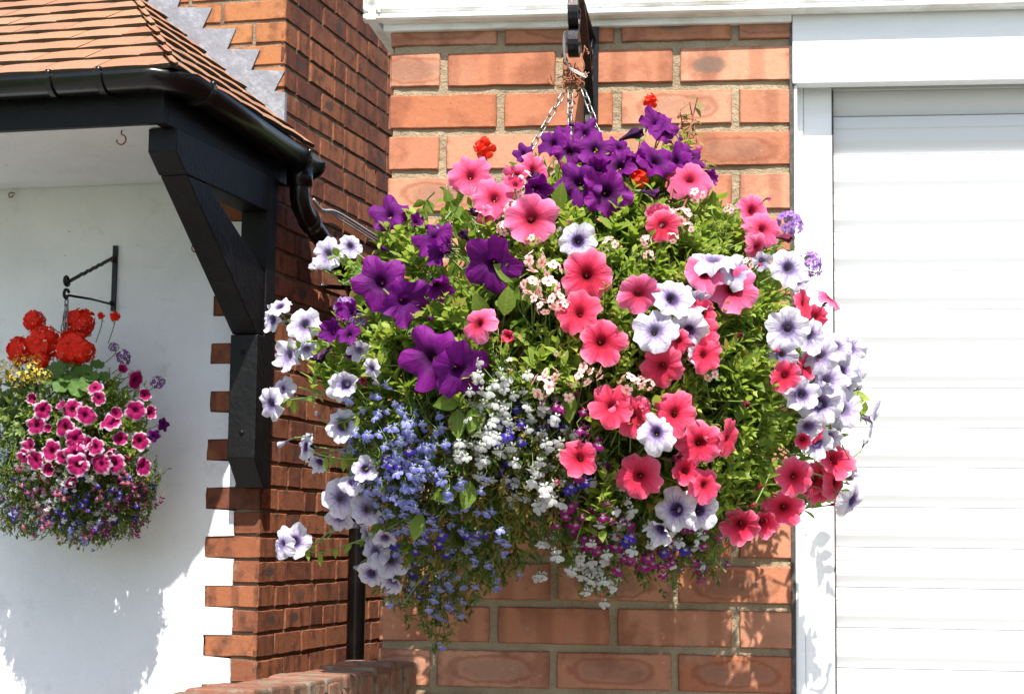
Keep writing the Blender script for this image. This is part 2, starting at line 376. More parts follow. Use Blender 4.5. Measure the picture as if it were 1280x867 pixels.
mb = MB(); sheet(mb, frn, .003, .085, 0, zporch, -.008, 3, 90, .001); mb.build('mortar_joint', M['hmortar'], q)
up = mbu.build('upper_wall', M['ubrick'], house)
mb = MB(); sheet(mb, upp, .003, 2.6, zporch - .2, ztop, -.005, 60, 60, .001)
mb.box(H, -2.6, -.014, -5, SB - .012, 0, ztop); mb.build('mortar_joint', M['hmortar'], up)
# white render: outline steps round the teeth, slightly thicker than the bricks' faces
mb = MB()
def rcell(a0, a1, z0, z1, w=-.002):
    nx = max(1, int((a1 - a0) / .05)); nzz = max(1, int((z1 - z0) / .03)); sheet(mb, frn, a0, a1, z0, z1, w, nx, nzz, .0006)
Ls = -H.on_v(292.5, 655)[0] - .002; Ll = -H.on_v(258.5, 625)[0] - .002
sheet(mb, frn, Ll, 2.6, 0, zs + .1, -.002, 50, 60, .0007)
for k in range(k0, k1):
    z1 = hz0 + k * hch; z0 = z1 - hch
    if z1 > zs + .1: break
    if z0 < 0: continue
    if k % 2:   # short tooth course: render reaches further right
        e = .006
        pts = [(Ll + .001, z0 - .000), (Ls + rnd.uniform(-.002, .002), z0 + rnd.uniform(.0, .005)), (Ls + rnd.uniform(-.004, .003), z0 + hch * .35), (Ls + rnd.uniform(-.004, .003), z0 + hch * .7), (Ls + rnd.uniform(-.002, .004), z1 + hj - rnd.uniform(.0, .006)), (Ll + .001, z1 + hj)]
        pts = [(a, z) for a, z in pts]
        mb.add([frn(a, .0025, z) for a, z in pts] + [frn(a, -.01, z) for a, z in pts], [tuple(range(6))] + [(i, (i + 1) % 6, 6 + (i + 1) % 6, 6 + i) for i in range(6)])
rw = mb.build('rendered_wall', M['render'], house)

# timber gallows bracket
uP0 = H.on_v(287.5, 500, .12)[0]; uP1 = uP0 + .088
zK = H.on_v(300, 418, .13)[1]; zE = H.on_v(300, 572, .13)[1]; zE2 = H.on_v(305, 607, .05)[1]
vB = H.on_u(184, 185, uP0)[0]
bracket = MB(); b = bracket
def prismH(mb, u0, u1, pts, **k):      # polygon in (v, z), extruded along u
    n = len(pts); vs = [H.p(u, v, z) for u in (u0, u1) for v, z in pts]
    mb.add(vs, [tuple(range(n)), tuple(range(2 * n - 1, n - 1, -1))] + [(i, (i + 1) % n, n + (i + 1) % n, n + i) for i in range(n)], **k)
post = MB(); prismH(post, uP0, uP1, [(.003, zE2 - .005), (.05, zE2 - .005), (.13, zE), (.13, zK), (.075, zK + .001), (.075, zs - .002), (.003, zs - .002)])
po = post.build('timber_bracket', M['black_wood'], house, bevel=.003)
bz1 = zs - .003; bz0 = bz1 - .115
be = MB(); prismH(be, uP0 + .002, uP1 - .002, [(.076, bz0), (vB - .07, bz0), (vB, bz0 + .05), (vB, bz1), (.076, bz1)]); be.build('beam', M['black_wood'], po, bevel=.003)
br = MB(); prismH(br, uP0 + .004, uP1 - .004, [(.076, zK + .002), (.128, zK + .002), (vB - .075, bz0 - .001), (vB - .215, bz0 - .001), (.076, zK + .19)]); br.build('brace', M['black_wood'], po, bevel=.003)
for (x, y) in ((303, 440), (302, 540)):
    u, z = H.on_v(x, y, .131); c = H.p(u, .131, z); bo = MB(); bo.tube([c - H.v * .003, c + H.v * .003], .007, 10); bo.build('bolt', M['black_wood'], po)

# porch roof
zEv = H.on_v(120, 92, p_ + .03)[1] - .006
uF = H.on_v(207, 140, p_ - .03)[0]           # right end of the front fascia
uE = uF + .005; tF = math.tan(R_(30)); tS = math.tan(R_(41)); hipa = tF / tS
porch_o = MB()
def slope_tiles(front):
    bm_ = MB(); rise = .061; n = 12; th = .013
    for j in range(n):
        if front:
            d0 = j * rise / tF; g = rise / math.sin(R_(30)); cw = .165; lo, hi = -2.3, .5
            nrm = (math.sin(R_(30)), math.cos(R_(30))); dv = (-math.cos(R_(30)), math.sin(R_(30)))
        else:
            d0 = j * rise / tS; g = rise / math.sin(R_(41)); cw = .165; lo, hi = -.4, 1.25
            nrm = (math.sin(R_(41)), math.cos(R_(41))); dv = (-math.cos(R_(41)), math.sin(R_(41)))
        x = lo - (cw / 2 if j % 2 else 0)
        wob = rnd.uniform(-.002, .002)
        while x < hi:
            L = g * 1.35; a0 = x + .001; a1 = x + cw - .0015; l0 = .0155 + rnd.uniform(-.001, .0018); l1 = .004; lat = [0]
            def pt(a, s, h):
                out = dv[0] * s + nrm[0] * h; z = dv[1] * s + nrm[1] * h
                return H.p(a, p_ + .05 - d0 + out, zEv + j * rise + z) if front else H.p(uE + .05 - d0 + out, a, zEv + j * rise + z)
            s0 = rnd.uniform(-.0022, .0022)
            segs = 4; vs = []
            for i in range(segs + 1):
                a = a0 + (a1 - a0) * i / segs; cam_ = .0025 * math.sin(math.pi * i / segs)
                vs += [pt(a, s0 + lat[0] * (i % 2), l0 + cam_), pt(a, L, l1 + cam_ + .0), pt(a, L, l1 - th + cam_), pt(a, s0, l0 - th + cam_)]
            tn = (rnd.random(), rnd.random(), 0)
            fs = []; 
            for i in range(segs):
                q0 = i * 4; q1 = q0 + 4
                bm_.add([vs[k] for k in (q0, q1, q1 + 1, q0 + 1)], [(0, 1, 2, 3)], col=tn)
                bm_.add([vs[k] for k in (q0 + 3, q0 + 2, q1 + 2, q1 + 3)], [(0, 1, 2, 3)], col=tn)
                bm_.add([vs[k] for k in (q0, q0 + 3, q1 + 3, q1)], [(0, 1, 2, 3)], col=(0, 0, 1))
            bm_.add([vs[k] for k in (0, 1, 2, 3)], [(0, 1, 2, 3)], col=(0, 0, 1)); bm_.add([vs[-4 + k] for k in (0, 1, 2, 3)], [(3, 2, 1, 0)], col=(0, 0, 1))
            x += cw
    # base slab under the tiles
    if front: pts = [(-2.3, 0), (uE + .045, 0)]
    return bm_
def cut(o, co, no):
    bm = bmesh.new(); bm.from_mesh(o.data); off = ORG[o.name]
    bmesh.ops.bisect_plane(bm, geom=bm.verts[:] + bm.edges[:] + bm.faces[:], plane_co=co - off, plane_no=no, clear_outer=True)
    bm.to_mesh(o.data); bm.free()
hipdir = (H.u * hipa + H.v)                                      # plan direction of the hip, outwards
hipn = Vector((hipdir.y, -hipdir.x, 0)).normalized()
if hipn.dot(H.u) < 0: hipn = -hipn
hipc = H.p(uE + .05, p_ + .05, 0)
roof = slope_tiles(True).build('porch_roof', M['tile'], house, fix=False); cut(roof, hipc + hipn * .012, hipn); cut(roof, H.p(0, SB + .002, 0), -H.v)
r2 = slope_tiles(False).build('hip_slope', M['tile'], roof, fix=False); cut(r2, hipc - hipn * .012, -hipn); cut(r2, H.p(0, SB - .06, 0), -H.v)
# part of the hip slope that would pass through the upper wall is cut at the wall face
bm = bmesh.new(); bm.from_mesh(r2.data); off = ORG[r2.name]
bm2 = [f for f in bm.faces if (lambda c: (c - H.o).dot(H.v) < SB and (c - H.o).dot(H.u) < .0)(f.calc_center_median() + off)]
bmesh.ops.delete(bm, geom=bm2, context='FACES'); bm.to_mesh(r2.data); bm.free()
mb = MB(); zu = zEv - .012       # boarding under the tiles
top = [H.p(-2.3, p_ + .02, zu), H.p(uE + .02, p_ + .02, zu), H.p(uE + .02 - hipa * (p_ + .02 - SB), SB + .003, zu + tF * (p_ + .02 - SB)), H.p(-2.3, SB + .003, zu + tF * (p_ + .02 - SB))]
mb.add([*top, *[q - Vector((0, 0, .01)) for q in top]], [(0, 1, 2, 3), (7, 6, 5, 4), (0, 4, 5, 1), (1, 5, 6, 2), (2, 6, 7, 3), (3, 7, 4, 0)])
top = [H.p(uE + .02, p_ + .02, zu), H.p(uE + .02, SB - .05, zu), H.p(.004, SB - .05, zu + tS * (uE + .016)), H.p(.004, SB + .003, zu + tS * (uE + .016)), H.p(uE + .02 - hipa * (p_ + .02 - SB), SB + .003, zu + tF * (p_ + .02 - SB))]
mb.add(top, [(0, 1, 2, 3, 4)])
mb.build('roof_boarding', M['black_wood'], roof)
# soffit, fascia
mb = MB(); mb.box(H, -2.3, uF - .032, .002, p_ - .045, zs, zs + .02); mb.build('soffit', M['render'], house)
mb = MB(); mb.box(H, -2.3, uF, p_ - .045, p_ - .02, zs - .004, zEv - .002); mb.box(H, uF - .03, uF, SB - .02, p_ - .046, zs - .16 * 0 - .004, zEv - .002); mb.build('porch_fascia', M['black_wood'], house, bevel=.002)
mb = MB(); mb.box(H, uP1 - .03, uF - .031, .003, p_ - .046, zs - .0045, zs - .0003); mb.build('edge_board', M['black_wood'], house)
# gutter: half round, front run and side run with a mitred corner
def gut(r, pts_c, t=.003):
    pr = half(None, None, r, t); return pr
zg = zEv - .002; rg = .049
def gring(r0, r1):
    n = 14; o = [(math.cos(math.pi + math.pi * i / n) * r0, math.sin(math.pi + math.pi * i / n) * r0) for i in range(n + 1)]
    return o + [(math.cos(2 * math.pi - math.pi * i / n) * r1, math.sin(2 * math.pi - math.pi * i / n) * r1) for i in range(n + 1)]
def gsec(station, x, y):       # station: ('f', u) front at u, ('c',) corner, ('s', v)
    o = p_ - .02 + rg + x + .004; o2 = uF + rg + x + .004
    if station[0] == 'f': return H.p(station[1], o, zg + y)
    if station[0] == 'c': return H.p(o2, o, zg + y)
    if station[0] == 'ca': return H.p(o2 - .05 - (x + rg) * .4, o, zg + y)
    if station[0] == 'cb': return H.p(o2, o - .05 - (x + rg) * .4, zg + y)
    return H.p(o2, station[1], zg + y - .045 * (p_ - station[1]))
def grun(mb, sts, r0, r1, caps=True):
    pr = gring(r0, r1); K = len(pr); vs = [gsec(s, x, y) for s in sts for x, y in pr]
    fs = [(j * K + i, j * K + (i + 1) % K, (j + 1) * K + (i + 1) % K, (j + 1) * K + i) for j in range(len(sts) - 1) for i in range(K)]
    mb.add(vs, fs + [tuple(range(K)), tuple(range(len(sts) * K - 1, (len(sts) - 1) * K - 1, -1))], smooth=False)
vEnd = H.on_u(404, 214, uF + rg * 2)[0]
mb = MB(); grun(mb, [('f', -2.3), ('f', uF - .02), ('ca',), ('cb',), ('s', vEnd)], rg, rg - .003)
gu = mb.build('gutter', M['black_plastic'], house)
for p in gu.data.polygons: p.use_smooth = len(p.vertices) == 4
for st in ([('f', uF - .30), ('f', uF - .285)], [('f', uF - .155), ('f', uF - .135)], [('f', -1.05), ('f', -1.03)], [('s', p_ - .1), ('s', p_ - .12)], [('s', vEnd + .13), ('s', vEnd + .115)]):
    mb = MB(); grun(mb, st, rg + .006, rg - .004)
    a = gsec(st[0], rg - .003, .0); bq = gsec(st[1], rg - .003, .0); 
    c = (a + bq) / 2; mb.tube([c + Vector((0, 0, -.004)), c + Vector((0, 0, .012))], .009, 6); mb.build('gutter_clip', M['black_plastic'], gu)
# end cap
mb = MB(); grun(mb, [('s', vEnd + .004), ('s', vEnd - .004)], rg + .005, .002); mb.build('end_cap', M['black_plastic'], gu)
# downpipe
uo = uF + rg + .004; vo = vEnd + .085
pipe = [H.p(uo, vo, zg - .045 - rg + .01), H.p(uo, vo, zg - .045 - rg - .10)]
for (x, y) in ((442, 357), (453, 385)):
    v, z = H.on_u(x, y, .06); pipe.append(H.p(.06, v, z))
v_, z_ = H.on_u(453, 400, .06); pipe += [H.p(.06, v_, z_ - .1), H.p(.06, v_, 0)]
mb = MB()
def arcs(pts, r=.07):
    o = [pts[0]]
    for a, b, c in zip(pts, pts[1:], pts[2:]):
        d1 = min(r, (b - a).length * .45); d2 = min(r, (c - b).length * .45); p = b + (a - b).normalized() * d1; q = b + (c - b).normalized() * d2
        o += [p * (1 - t) ** 2 + b * 2 * t * (1 - t) + q * t * t for t in (0, .25, .5, .75, 1)]
    return o + [pts[-1]]
def smooth_pts(pts, n=4):
    o = []
    for i in range(len(pts) - 1):
        a, b2 = pts[i], pts[i + 1]; p0 = pts[max(i - 1, 0)]; p3 = pts[min(i + 2, len(pts) - 1)]
        for k in range(n):
            t = k / n; o.append(.5 * ((2 * a) + (b2 - p0) * t + (2 * p0 - 5 * a + 4 * b2 - p3) * t * t + (-p0 + 3 * a - 3 * b2 + p3) * t ** 3))
    o.append(pts[-1]); return o
mb.tube(arcs(pipe), .031, 18); dp = mb.build('downpipe', M['black_plastic'], house)
mb = MB(); mb.tube([pipe[0] + Vector((0, 0, .01)), pipe[0] - Vector((0, 0, .05))], .041, 16); mb.build('pipe_collar', M['black_plastic'], dp)
mb = MB(); d_ = (pipe[2] - pipe[1]).normalized(); mb.tube([pipe[1] + d_ * .09, pipe[1] + d_ * .13], .036, 16)
mb.build('pipe_collar', M['black_plastic'], dp)
mb = MB(); v, z = H.on_u(428, 360, .03); mb.tube([H.p(.0, v + .13, z - .01), H.p(.04, v, z), H.p(.05, v - .1, z - .015)], .008, 8)
mb.build('pipe_bracket', M['black_plastic'], dp)
# lead flashing
stp = [(227, -6), (222, 10), (265, 10), (253, 36), (295, 36), (284, 62), (325, 62), (314, 88), (356, 89), (343, 114), (355.5, 116), (356, 157)]
low = [(352, 158), (330, 142), (300, 114), (270, 86), (240, 58), (210, 31), (180, 3), (172, -6)]
pl = []
for x, y in stp + low:
    u, z = H.on_v(x, y, SB + .004); pl.append((min(u, .0045), z))
mb = MB(); K = len(pl)
def flsh(w): return [H.p(u, SB + w + .0015 * noise.noise(Vector((u * 9, z * 9, 3))), z) for u, z in pl]
vs = flsh(.006) + flsh(.0015); mb.add(vs, [tuple(range(K))] + [(i, (i + 1) % K, K + (i + 1) % K, K + i) for i in range(K)])
# return round the corner and clips / upstand line
zc0 = H.on_v(356, 116, SB)[1]; zc1 = H.on_v(356, 157, SB)[1]
mb.box(H, .0005, .006, SB - .012, SB + .006, zc1 - .01, zc0)
fl = mb.build('lead_flashing', M['lead'], house)
mb = MB(); l3 = [H.p(*(lambda q: (q[0], SB + .012, q[1]))(H.on_v(x, y, SB + .012))) for x, y in ((168, -12), (250, 62), (352, 150), (354, 158))]
mb.tube(l3, .0018, 5)
for i in range(14):
    f = i / 14; x, y = 180 + f * 165, 2 + f * 143; u, z = H.on_v(x, y, SB + .012); u2, z2 = H.on_v(x - 5, y + 6, SB + .03)
    mb.tube([H.p(u, SB + .012, z), H.p(u2, SB + .03, z2)], .0016, 4)
mb.build('flashing_clip', M['lead'], fl)
# cables on the side wall
mb = MB()
for dy, rr in ((0, .0042), (4, .0032), (7.5, .0026)):
    pts = []
    for (x, y) in ((392, 252), (402, 262), (415, 263), (425, 267), (440, 276), (462, 290), (486, 304)):
        v, z = H.on_u(x, y + dy * (.4 if x < 425 else 1) - (0 if x > 400 else 3), .008 + rr); pts.append(H.p(.008 + rr, v, z))
    mb.tube(smooth_pts(pts, 3), rr, 8)
mb.build('cable', M['cable'], house)
# hooks
def hook(px, py, plane, size, nm):
    mb = MB()
    if plane == 's':
        d = ray(px, py); q = CAM + d * ((zs - CAM.z) / d.z)
        pts = [q, q - Vector((0, 0, .012))] + [q + Vector((0, 0, -.012 - size)) + H.u * math.sin(a) * size * -1 + Vector((0, 0, math.cos(a) * size)) for a in [R_(k) for k in range(0, -280, -30)]]
    else:
        u, z = H.on_v(px, py); q = H.p(u, 0, z)
        pts = [q, q + H.v * .02] + [q + H.v * (.02 + 0) + H.u * (-math.sin(a) * size) + Vector((0, 0, (math.cos(a) - 1) * size)) for a in [R_(k) for k in range(0, 280, 30)]]
    mb.tube(pts, .0022, 6); mb.build('cup_hook', M['rust'], house)
hook(152, 163, 's', .014, 'cup_hook'); hook(248, 306, 'w', .013, 'cup_hook'); hook(18, 242, 'w', .008, 'cup_hook')

# ------------------------------------------------------------------ GARDEN WALL
# runs out from the garage pier towards the viewer, parallel with the side of the house
gwp = P(527, 824, 3.262)
zW = gwp.z
Wf = Frame(gwp, YH)                      # u right, v towards viewer
gw = thing('garden_wall', Wf.p(-.05, .5, 0), 'low weathered brick wall running out from the garage corner at the bottom of the photo', 'wall')
mb = MB(); TH = -.104
top_ = lambda a, w, z: Wf.p(z, a, zW + w)       # a along the wall, z across
a = .03; i = 0
while a < 3.2:
    t_ = (rnd.random(), rnd.random() * .4, rnd.random() * .8)
    wd = .062 + rnd.uniform(-.002, .002); tilt = rnd.uniform(-.003, .003)
    brick(mb, lambda A, w, z: Wf.p(z, A, zW + w + tilt), a, a + wd, TH, 0, proud=rnd.uniform(-.001, .003), jit=.003, inset=.0035, depth=.02, tone=t_, seg=8)
    brick(mb, lambda A, w, z: Wf.p(w, A, z), a, a + wd, zW - .104, zW - .006, proud=.0, jit=.0022, inset=.0035, tone=t_, seg=8)
    brick(mb, lambda A, w, z: Wf.p(TH - w, A, z), a, a + wd, zW - .104, zW - .006, proud=.0, jit=.0022, inset=.0035, tone=t_, seg=8)
    a += wd + .013; i += 1
k = 0; z = zW - .118
while z > .05:
    a = .02 if k % 2 else -.08
    while a < 3.2:
        for side in (0, 1):
            f_ = (lambda A, w, zz: Wf.p(w, A, zz)) if side == 0 else (lambda A, w, zz: Wf.p(TH - w, A, zz))
            brick(mb, f_, max(a, .02), a + .215, z - .065, z, jit=.003, inset=.005, seg=5)
        a += .225
    z -= .076; k += 1
cb = mb.build('brickwork', M['wbrick'], gw)
mb = MB(); mb.box(Wf, TH + .006, -.006, .012, 3.25, 0, zW - .006); mb.build('mortar_joint', M['wmortar'], cb)

# ------------------------------------------------------------------ GROUND
def sheetg(name, x0, x1, y0, y1, z, mat):
    mb = MB(); mb.add([(x0, y0, z), (x1, y0, z), (x1, y1, z), (x0, y1, z)], [(0, 1, 2, 3)]); o = mb.build(name, mat); props(o, kind='structure'); return o
M['drive'] = mat_simple('pale_concrete', (.20, .19, .175), .9, (.14, .13, .12), 3, .8, .004, 80)
M['lawn'] = mat_simple('mown_grass', (.07, .12, .03), .95, (.05, .085, .02), 6, .8, .02, 60)
sheetg('ground', -1500, 1500, -1500, 1500, 0, M['lawn'])
sheetg('driveway', -4.5, 4.5, -9, 9, .004, M['drive'])
sheetg('road', -60, 60, -16, -9.2, .004, mat_simple('asphalt', (.05, .05, .05), .9, (.07, .07, .07), 20, .5, .003, 200))

# ------------------------------------------------------------------ LIGHT
EL, AZ = R_(55.5), math.atan2(.09, -1)      # towards the sun: x = sin(AZ), y = cos(AZ)
tos = Vector((math.sin(AZ) * math.cos(EL), math.cos(AZ) * math.cos(EL), math.sin(EL)))
sd = D.lights.new('sun', 'SUN'); sd.energy = 4.9; sd.angle = R_(.53); sd.color = (1, .955, .89)
so = D.objects.new('sun', sd); COL.objects.link(so); so.rotation_euler = tos.to_track_quat('Z', 'Y').to_euler(); so.location = (0, -3, 8)
w = D.worlds.new('World'); scene.world = w; w.use_nodes = True; nt = w.node_tree; nt.nodes.clear()
sk = nt.nodes.new('ShaderNodeTexSky'); sk.sky_type = 'NISHITA'; sk.sun_disc = False; sk.sun_elevation = EL; sk.sun_rotation = AZ; sk.dust_density = 1.5
bg = nt.nodes.new('ShaderNodeBackground'); bg.inputs[1].default_value = .12; wo = nt.nodes.new('ShaderNodeOutputWorld')
nt.links.new(sk.outputs[0], bg.inputs[0]); nt.links.new(bg.outputs[0], wo.inputs[0])
vs_ = scene.view_settings; vs_.view_transform = 'Standard'; vs_.look = 'None'; vs_.exposure = 1.05; vs_.gamma = 1; vs_.use_curve_mapping = False
scene.render.engine = 'CYCLES'
scene.cycles.max_bounces = 8; scene.cycles.diffuse_bounces = 4; scene.cycles.transmission_bounces = 6
# ================================================================== PLANTS
def mat_petal(name, stops, vein, vamt, vscale=46, tw=.42, vary=None, sat=0):
    t = NT(name); s_ = t.n('ShaderNodeSeparateXYZ', x0=t.uv()); U, V = s_.outputs[0], s_.outputs[1]
    oi = t.n('ShaderNodeObjectInfo').outputs['Random']
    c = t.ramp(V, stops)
    if vary: c = t.mix(t.math('MULTIPLY', oi, vary[1]), c, vary[0])
    if vamt:
        cv = t.n('ShaderNodeCombineXYZ', x0=t.math('MULTIPLY', U, vscale), x1=t.math('MULTIPLY', V, 3.5), x2=t.math('MULTIPLY', oi, 37))
        nn = t.noise(cv.outputs[0], 1.0, 3, .6)
        vm = t.math('MULTIPLY', t.step(nn, .50, .60), t.math('MULTIPLY', t.step(V, 1.02, .35), vamt))
        c = t.mix(vm, c, vein)
    cw = t.n('ShaderNodeCombineXYZ', x0=t.math('MULTIPLY', U, 60), x1=t.math('MULTIPLY', V, 4)).outputs[0]
    nr = t.bump(t.noise(cw, 1, 3), .0022)
    return t.pbr(c, .55, nr, spec=.22, trans=c, tw=tw)
PT = {
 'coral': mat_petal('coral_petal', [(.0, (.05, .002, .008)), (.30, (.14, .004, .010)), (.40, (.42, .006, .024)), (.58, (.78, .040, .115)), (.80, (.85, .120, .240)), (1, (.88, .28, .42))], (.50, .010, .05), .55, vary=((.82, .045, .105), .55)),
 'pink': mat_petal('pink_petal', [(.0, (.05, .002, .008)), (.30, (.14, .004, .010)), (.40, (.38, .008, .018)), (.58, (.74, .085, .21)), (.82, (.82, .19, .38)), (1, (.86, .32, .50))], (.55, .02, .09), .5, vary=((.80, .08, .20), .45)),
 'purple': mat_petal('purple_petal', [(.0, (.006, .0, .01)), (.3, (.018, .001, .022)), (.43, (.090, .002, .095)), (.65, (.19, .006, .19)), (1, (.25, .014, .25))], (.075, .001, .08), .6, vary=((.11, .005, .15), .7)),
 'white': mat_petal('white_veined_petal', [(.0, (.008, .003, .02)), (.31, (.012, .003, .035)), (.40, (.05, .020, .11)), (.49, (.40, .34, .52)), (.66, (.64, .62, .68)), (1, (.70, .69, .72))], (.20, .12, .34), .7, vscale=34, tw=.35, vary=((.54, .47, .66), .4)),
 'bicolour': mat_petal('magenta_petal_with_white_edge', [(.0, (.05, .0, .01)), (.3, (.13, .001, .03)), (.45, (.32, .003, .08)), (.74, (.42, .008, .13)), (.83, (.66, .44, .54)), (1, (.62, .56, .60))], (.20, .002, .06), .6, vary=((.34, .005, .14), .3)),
}
def mat_flat(name, c, c2=None, tw=.4, c3=None):
    g_ = 1.0 if name in ('scarlet_petal', 'yellow_petal', 'blush_petal') else .74; c = tuple(q * g_ for q in c); c2 = tuple(q * g_ for q in c2) if c2 else None; c3 = tuple(q * g_ for q in c3) if c3 else None
    t = NT(name); oi = t.n('ShaderNodeObjectInfo').outputs['Random']; s_ = t.n('ShaderNodeSeparateXYZ', x0=t.uv())
    col = t.mix(t.math('MULTIPLY', oi, .8), c, c2 or c)
    if c3: col = t.mix(t.step(s_.outputs[1], .42, .18), col, c3)
    col = t.mix(t.math('MULTIPLY', t.step(t.noise(t.pos(), 160, 3), .45, .7), .25), col, (c[0] * .55, c[1] * .5, c[2] * .6))
    return t.pbr(col, .55, None, spec=.25, trans=col, tw=tw)
PT['red'] = mat_flat('scarlet_petal', (.88, .035, .010), (.80, .020, .008), .35)
PT['blue'] = mat_flat('pale_blue_petal', (.40, .42, .92), (.27, .30, .84), .4, (.75, .75, .9))
PT['indigo'] = mat_flat('indigo_petal', (.06, .03, .42), (.10, .04, .50), .4, (.6, .6, .8))
PT['wlob'] = mat_flat('white_lobelia_petal', (.82, .82, .80), (.74, .74, .72), .35)
PT['mag'] = mat_flat('magenta_lobelia_petal', (.46, .012, .22), (.32, .01, .22), .4, (.8, .6, .75))
PT['plob'] = mat_flat('rose_lobelia_petal', (.72, .16, .24), (.62, .12, .30), .4, (.8, .6, .65))
PT['dia'] = mat_flat('blush_petal', (.98, .72, .66), (.98, .62, .58), .4, (.80, .16, .10))
PT['verb'] = mat_flat('lilac_petal', (.44, .22, .68), (.56, .32, .76), .4, (.25, .08, .42))
PT['verbd'] = mat_flat('violet_petal', (.22, .05, .30), (.30, .07, .36), .4, (.7, .5, .75))
PT['yellow'] = mat_flat('yellow_petal', (.78, .55, .08), (.70, .45, .06), .35)
PT['bud'] = mat_flat('fuchsia_bud', (.66, .24, .16), (.60, .30, .16), .25)
PT['dead'] = mat_flat('withered_petal', (.06, .012, .07), (.10, .02, .10), .2)
PT['deadc'] = mat_flat('withered_red_petal', (.22, .02, .05), (.26, .04, .10), .2)
def mat_leaf(name, dark, light, tip, tw=.38, rough=.5):
    t = NT(name); at = t.n('ShaderNodeAttribute', attribute_name='tone'); sp = t.n('ShaderNodeSeparateColor', x0=at.outputs[0])
    c = t.mix(sp.outputs[0], dark, light); c = t.mix(sp.outputs[1], c, tip)
    c = t.mix(t.math('MULTIPLY', t.step(sp.outputs[2], .93, .97), .8), c, (.30, .20, .05))
    V = t.n('ShaderNodeSeparateXYZ', x0=t.uv()).outputs[0]
    c = t.mix(t.math('MULTIPLY', t.step(t.math('ABSOLUTE', t.math('SUBTRACT', V, .5)), .09, .01), .3), c, tip)
    tr = t.mix(.45, c, (.30, .46, .02))
    return t.pbr(c, rough, t.bump(t.noise(t.pos(), 320, 3), .0012), spec=.35, trans=tr, tw=tw)
M['lf_pet'] = mat_leaf('petunia_leaf', (.060, .135, .016), (.18, .285, .034), (.36, .44, .075), .50)
M['lf_mid'] = mat_leaf('mid_green_leaf', (.036, .090, .013), (.15, .245, .030), (.33, .42, .07), .50)
M['lf_ger'] = mat_leaf('geranium_leaf', (.04, .10, .02), (.08, .17, .03), (.12, .21, .04), .35)
M['lf_pale'] = mat_leaf('pale_leaf', (.12, .18, .06), (.18, .25, .08), (.22, .29, .10), .35)
M['lf_lob'] = mat_leaf('lobelia_leaf', (.025, .055, .010), (.07, .12, .022), (.14, .17, .04), .35)
M['lf_fus'] = mat_leaf('bronze_leaf', (.10, .13, .035), (.16, .19, .05), (.36, .17, .07), .35)
M['stem'] = mat_simple('green_stem', (.14, .22, .05), .6, (.09, .13, .03), 30, .6)
M['stem_red'] = mat_simple('red_stem', (.22, .05, .04), .5, (.14, .06, .03), 30, .6)
M['stem_dry'] = mat_simple('dry_stem', (.30, .17, .06), .8, (.16, .12, .04), 60, .8)
M['moss'] = mat_simple('moss_liner', (.045, .04, .02), .95, (.02, .025, .01), 50, .8, .02, 60)
M['calyx'] = mat_simple('calyx_green', (.13, .18, .05), .6, (.16, .08, .08), 120, .5)

def rv(s=1): return Vector((rnd.gauss(0, 1), rnd.gauss(0, 1), rnd.gauss(0, 1))) * s
WID = (0, .62, .98, .92, .55, 0)
def leaf(mb, p, d, nrm, L, W, tone, fold=.25, curl=.25, mat=0):
    d = d.normalized(); s_ = d.cross(nrm); s_ = s_.normalized() if s_.length > 1e-5 else d.orthogonal(); n = s_.cross(d)
    vs = [p]; uvs = [(.5, 0)]
    for i in range(1, 5):
        t = i / 5; c = p + d * L * t - n * (curl * L * t * t); w = W * .5 * WID[i]
        vs += [c - s_ * w + n * (fold * w), c - n * .0003, c + s_ * w + n * (fold * w)]; uvs += [(0, t), (.5, t), (1, t)]
    vs.append(p + d * L - n * curl * L); uvs.append((.5, 1)); e = len(vs) - 1
    fs = [(0, 2, 1), (0, 3, 2)]
    for i in range(3):
        b = 1 + i * 3; fs += [(b, b + 1, b + 4, b + 3), (b + 1, b + 2, b + 5, b + 4)]
    fs += [(10, 11, e), (11, 12, e)]
    mb.add(vs, fs, mat=mat, uvs=uvs, col=tone, smooth=True)
def shoot(mb, base, tip, n, L, W, tipf=.45, lf=0, st=1, sr=.0011, bend=.25, tt=0.0):
    ax = tip - base; ln = ax.length; k = ax.orthogonal().normalized(); k = Matrix.Rotation(rnd.uniform(0, 6.28), 3, ax.normalized()) @ k
    mid = (base + tip) / 2 + k * ln * bend * rnd.uniform(.2, 1); pts = []
    for i in range(5):
        t = i / 4; pts.append(base * (1 - t) ** 2 + mid * 2 * t * (1 - t) + tip * t * t)
    mb.tube(pts, [sr * 1.3, sr * 1.2, sr, sr * .9, sr * .6], 4, cap=False, mat=st, col=(.5, .3, 0))
    ang = rnd.uniform(0, 6.28); base_t = rnd.random() * .8
    for i in range(n):
        t = .25 + .75 * (i + .5) / n; q = base * (1 - t) ** 2 + mid * 2 * t * (1 - t) + tip * t * t
        tg = ((mid - base) * (1 - t) + (tip - mid) * t).normalized(); ang += 2.4 + rnd.uniform(-.4, .4)
        o = Matrix.Rotation(ang, 3, tg) @ tg.orthogonal().normalized()
        spread = 1.1 - .75 * t; d = (o * spread + tg * (.35 + .7 * t) + rv(.12)).normalized()
        sc = (1 - (1 - tipf) * max(0, (t - .4) / .6)) * rnd.uniform(.75, 1.15)
        up = (tg + Vector((0, 0, .5)) + rv(.15)).normalized()
        leaf(mb, q, d, up, L * sc, W * sc, (min(1, base_t + rnd.uniform(0, .3)), max(0, min(1, (t - .45) * 1.3 + tt)), rnd.random()), fold=rnd.uniform(.1, .5), curl=rnd.uniform(-.1, .45))
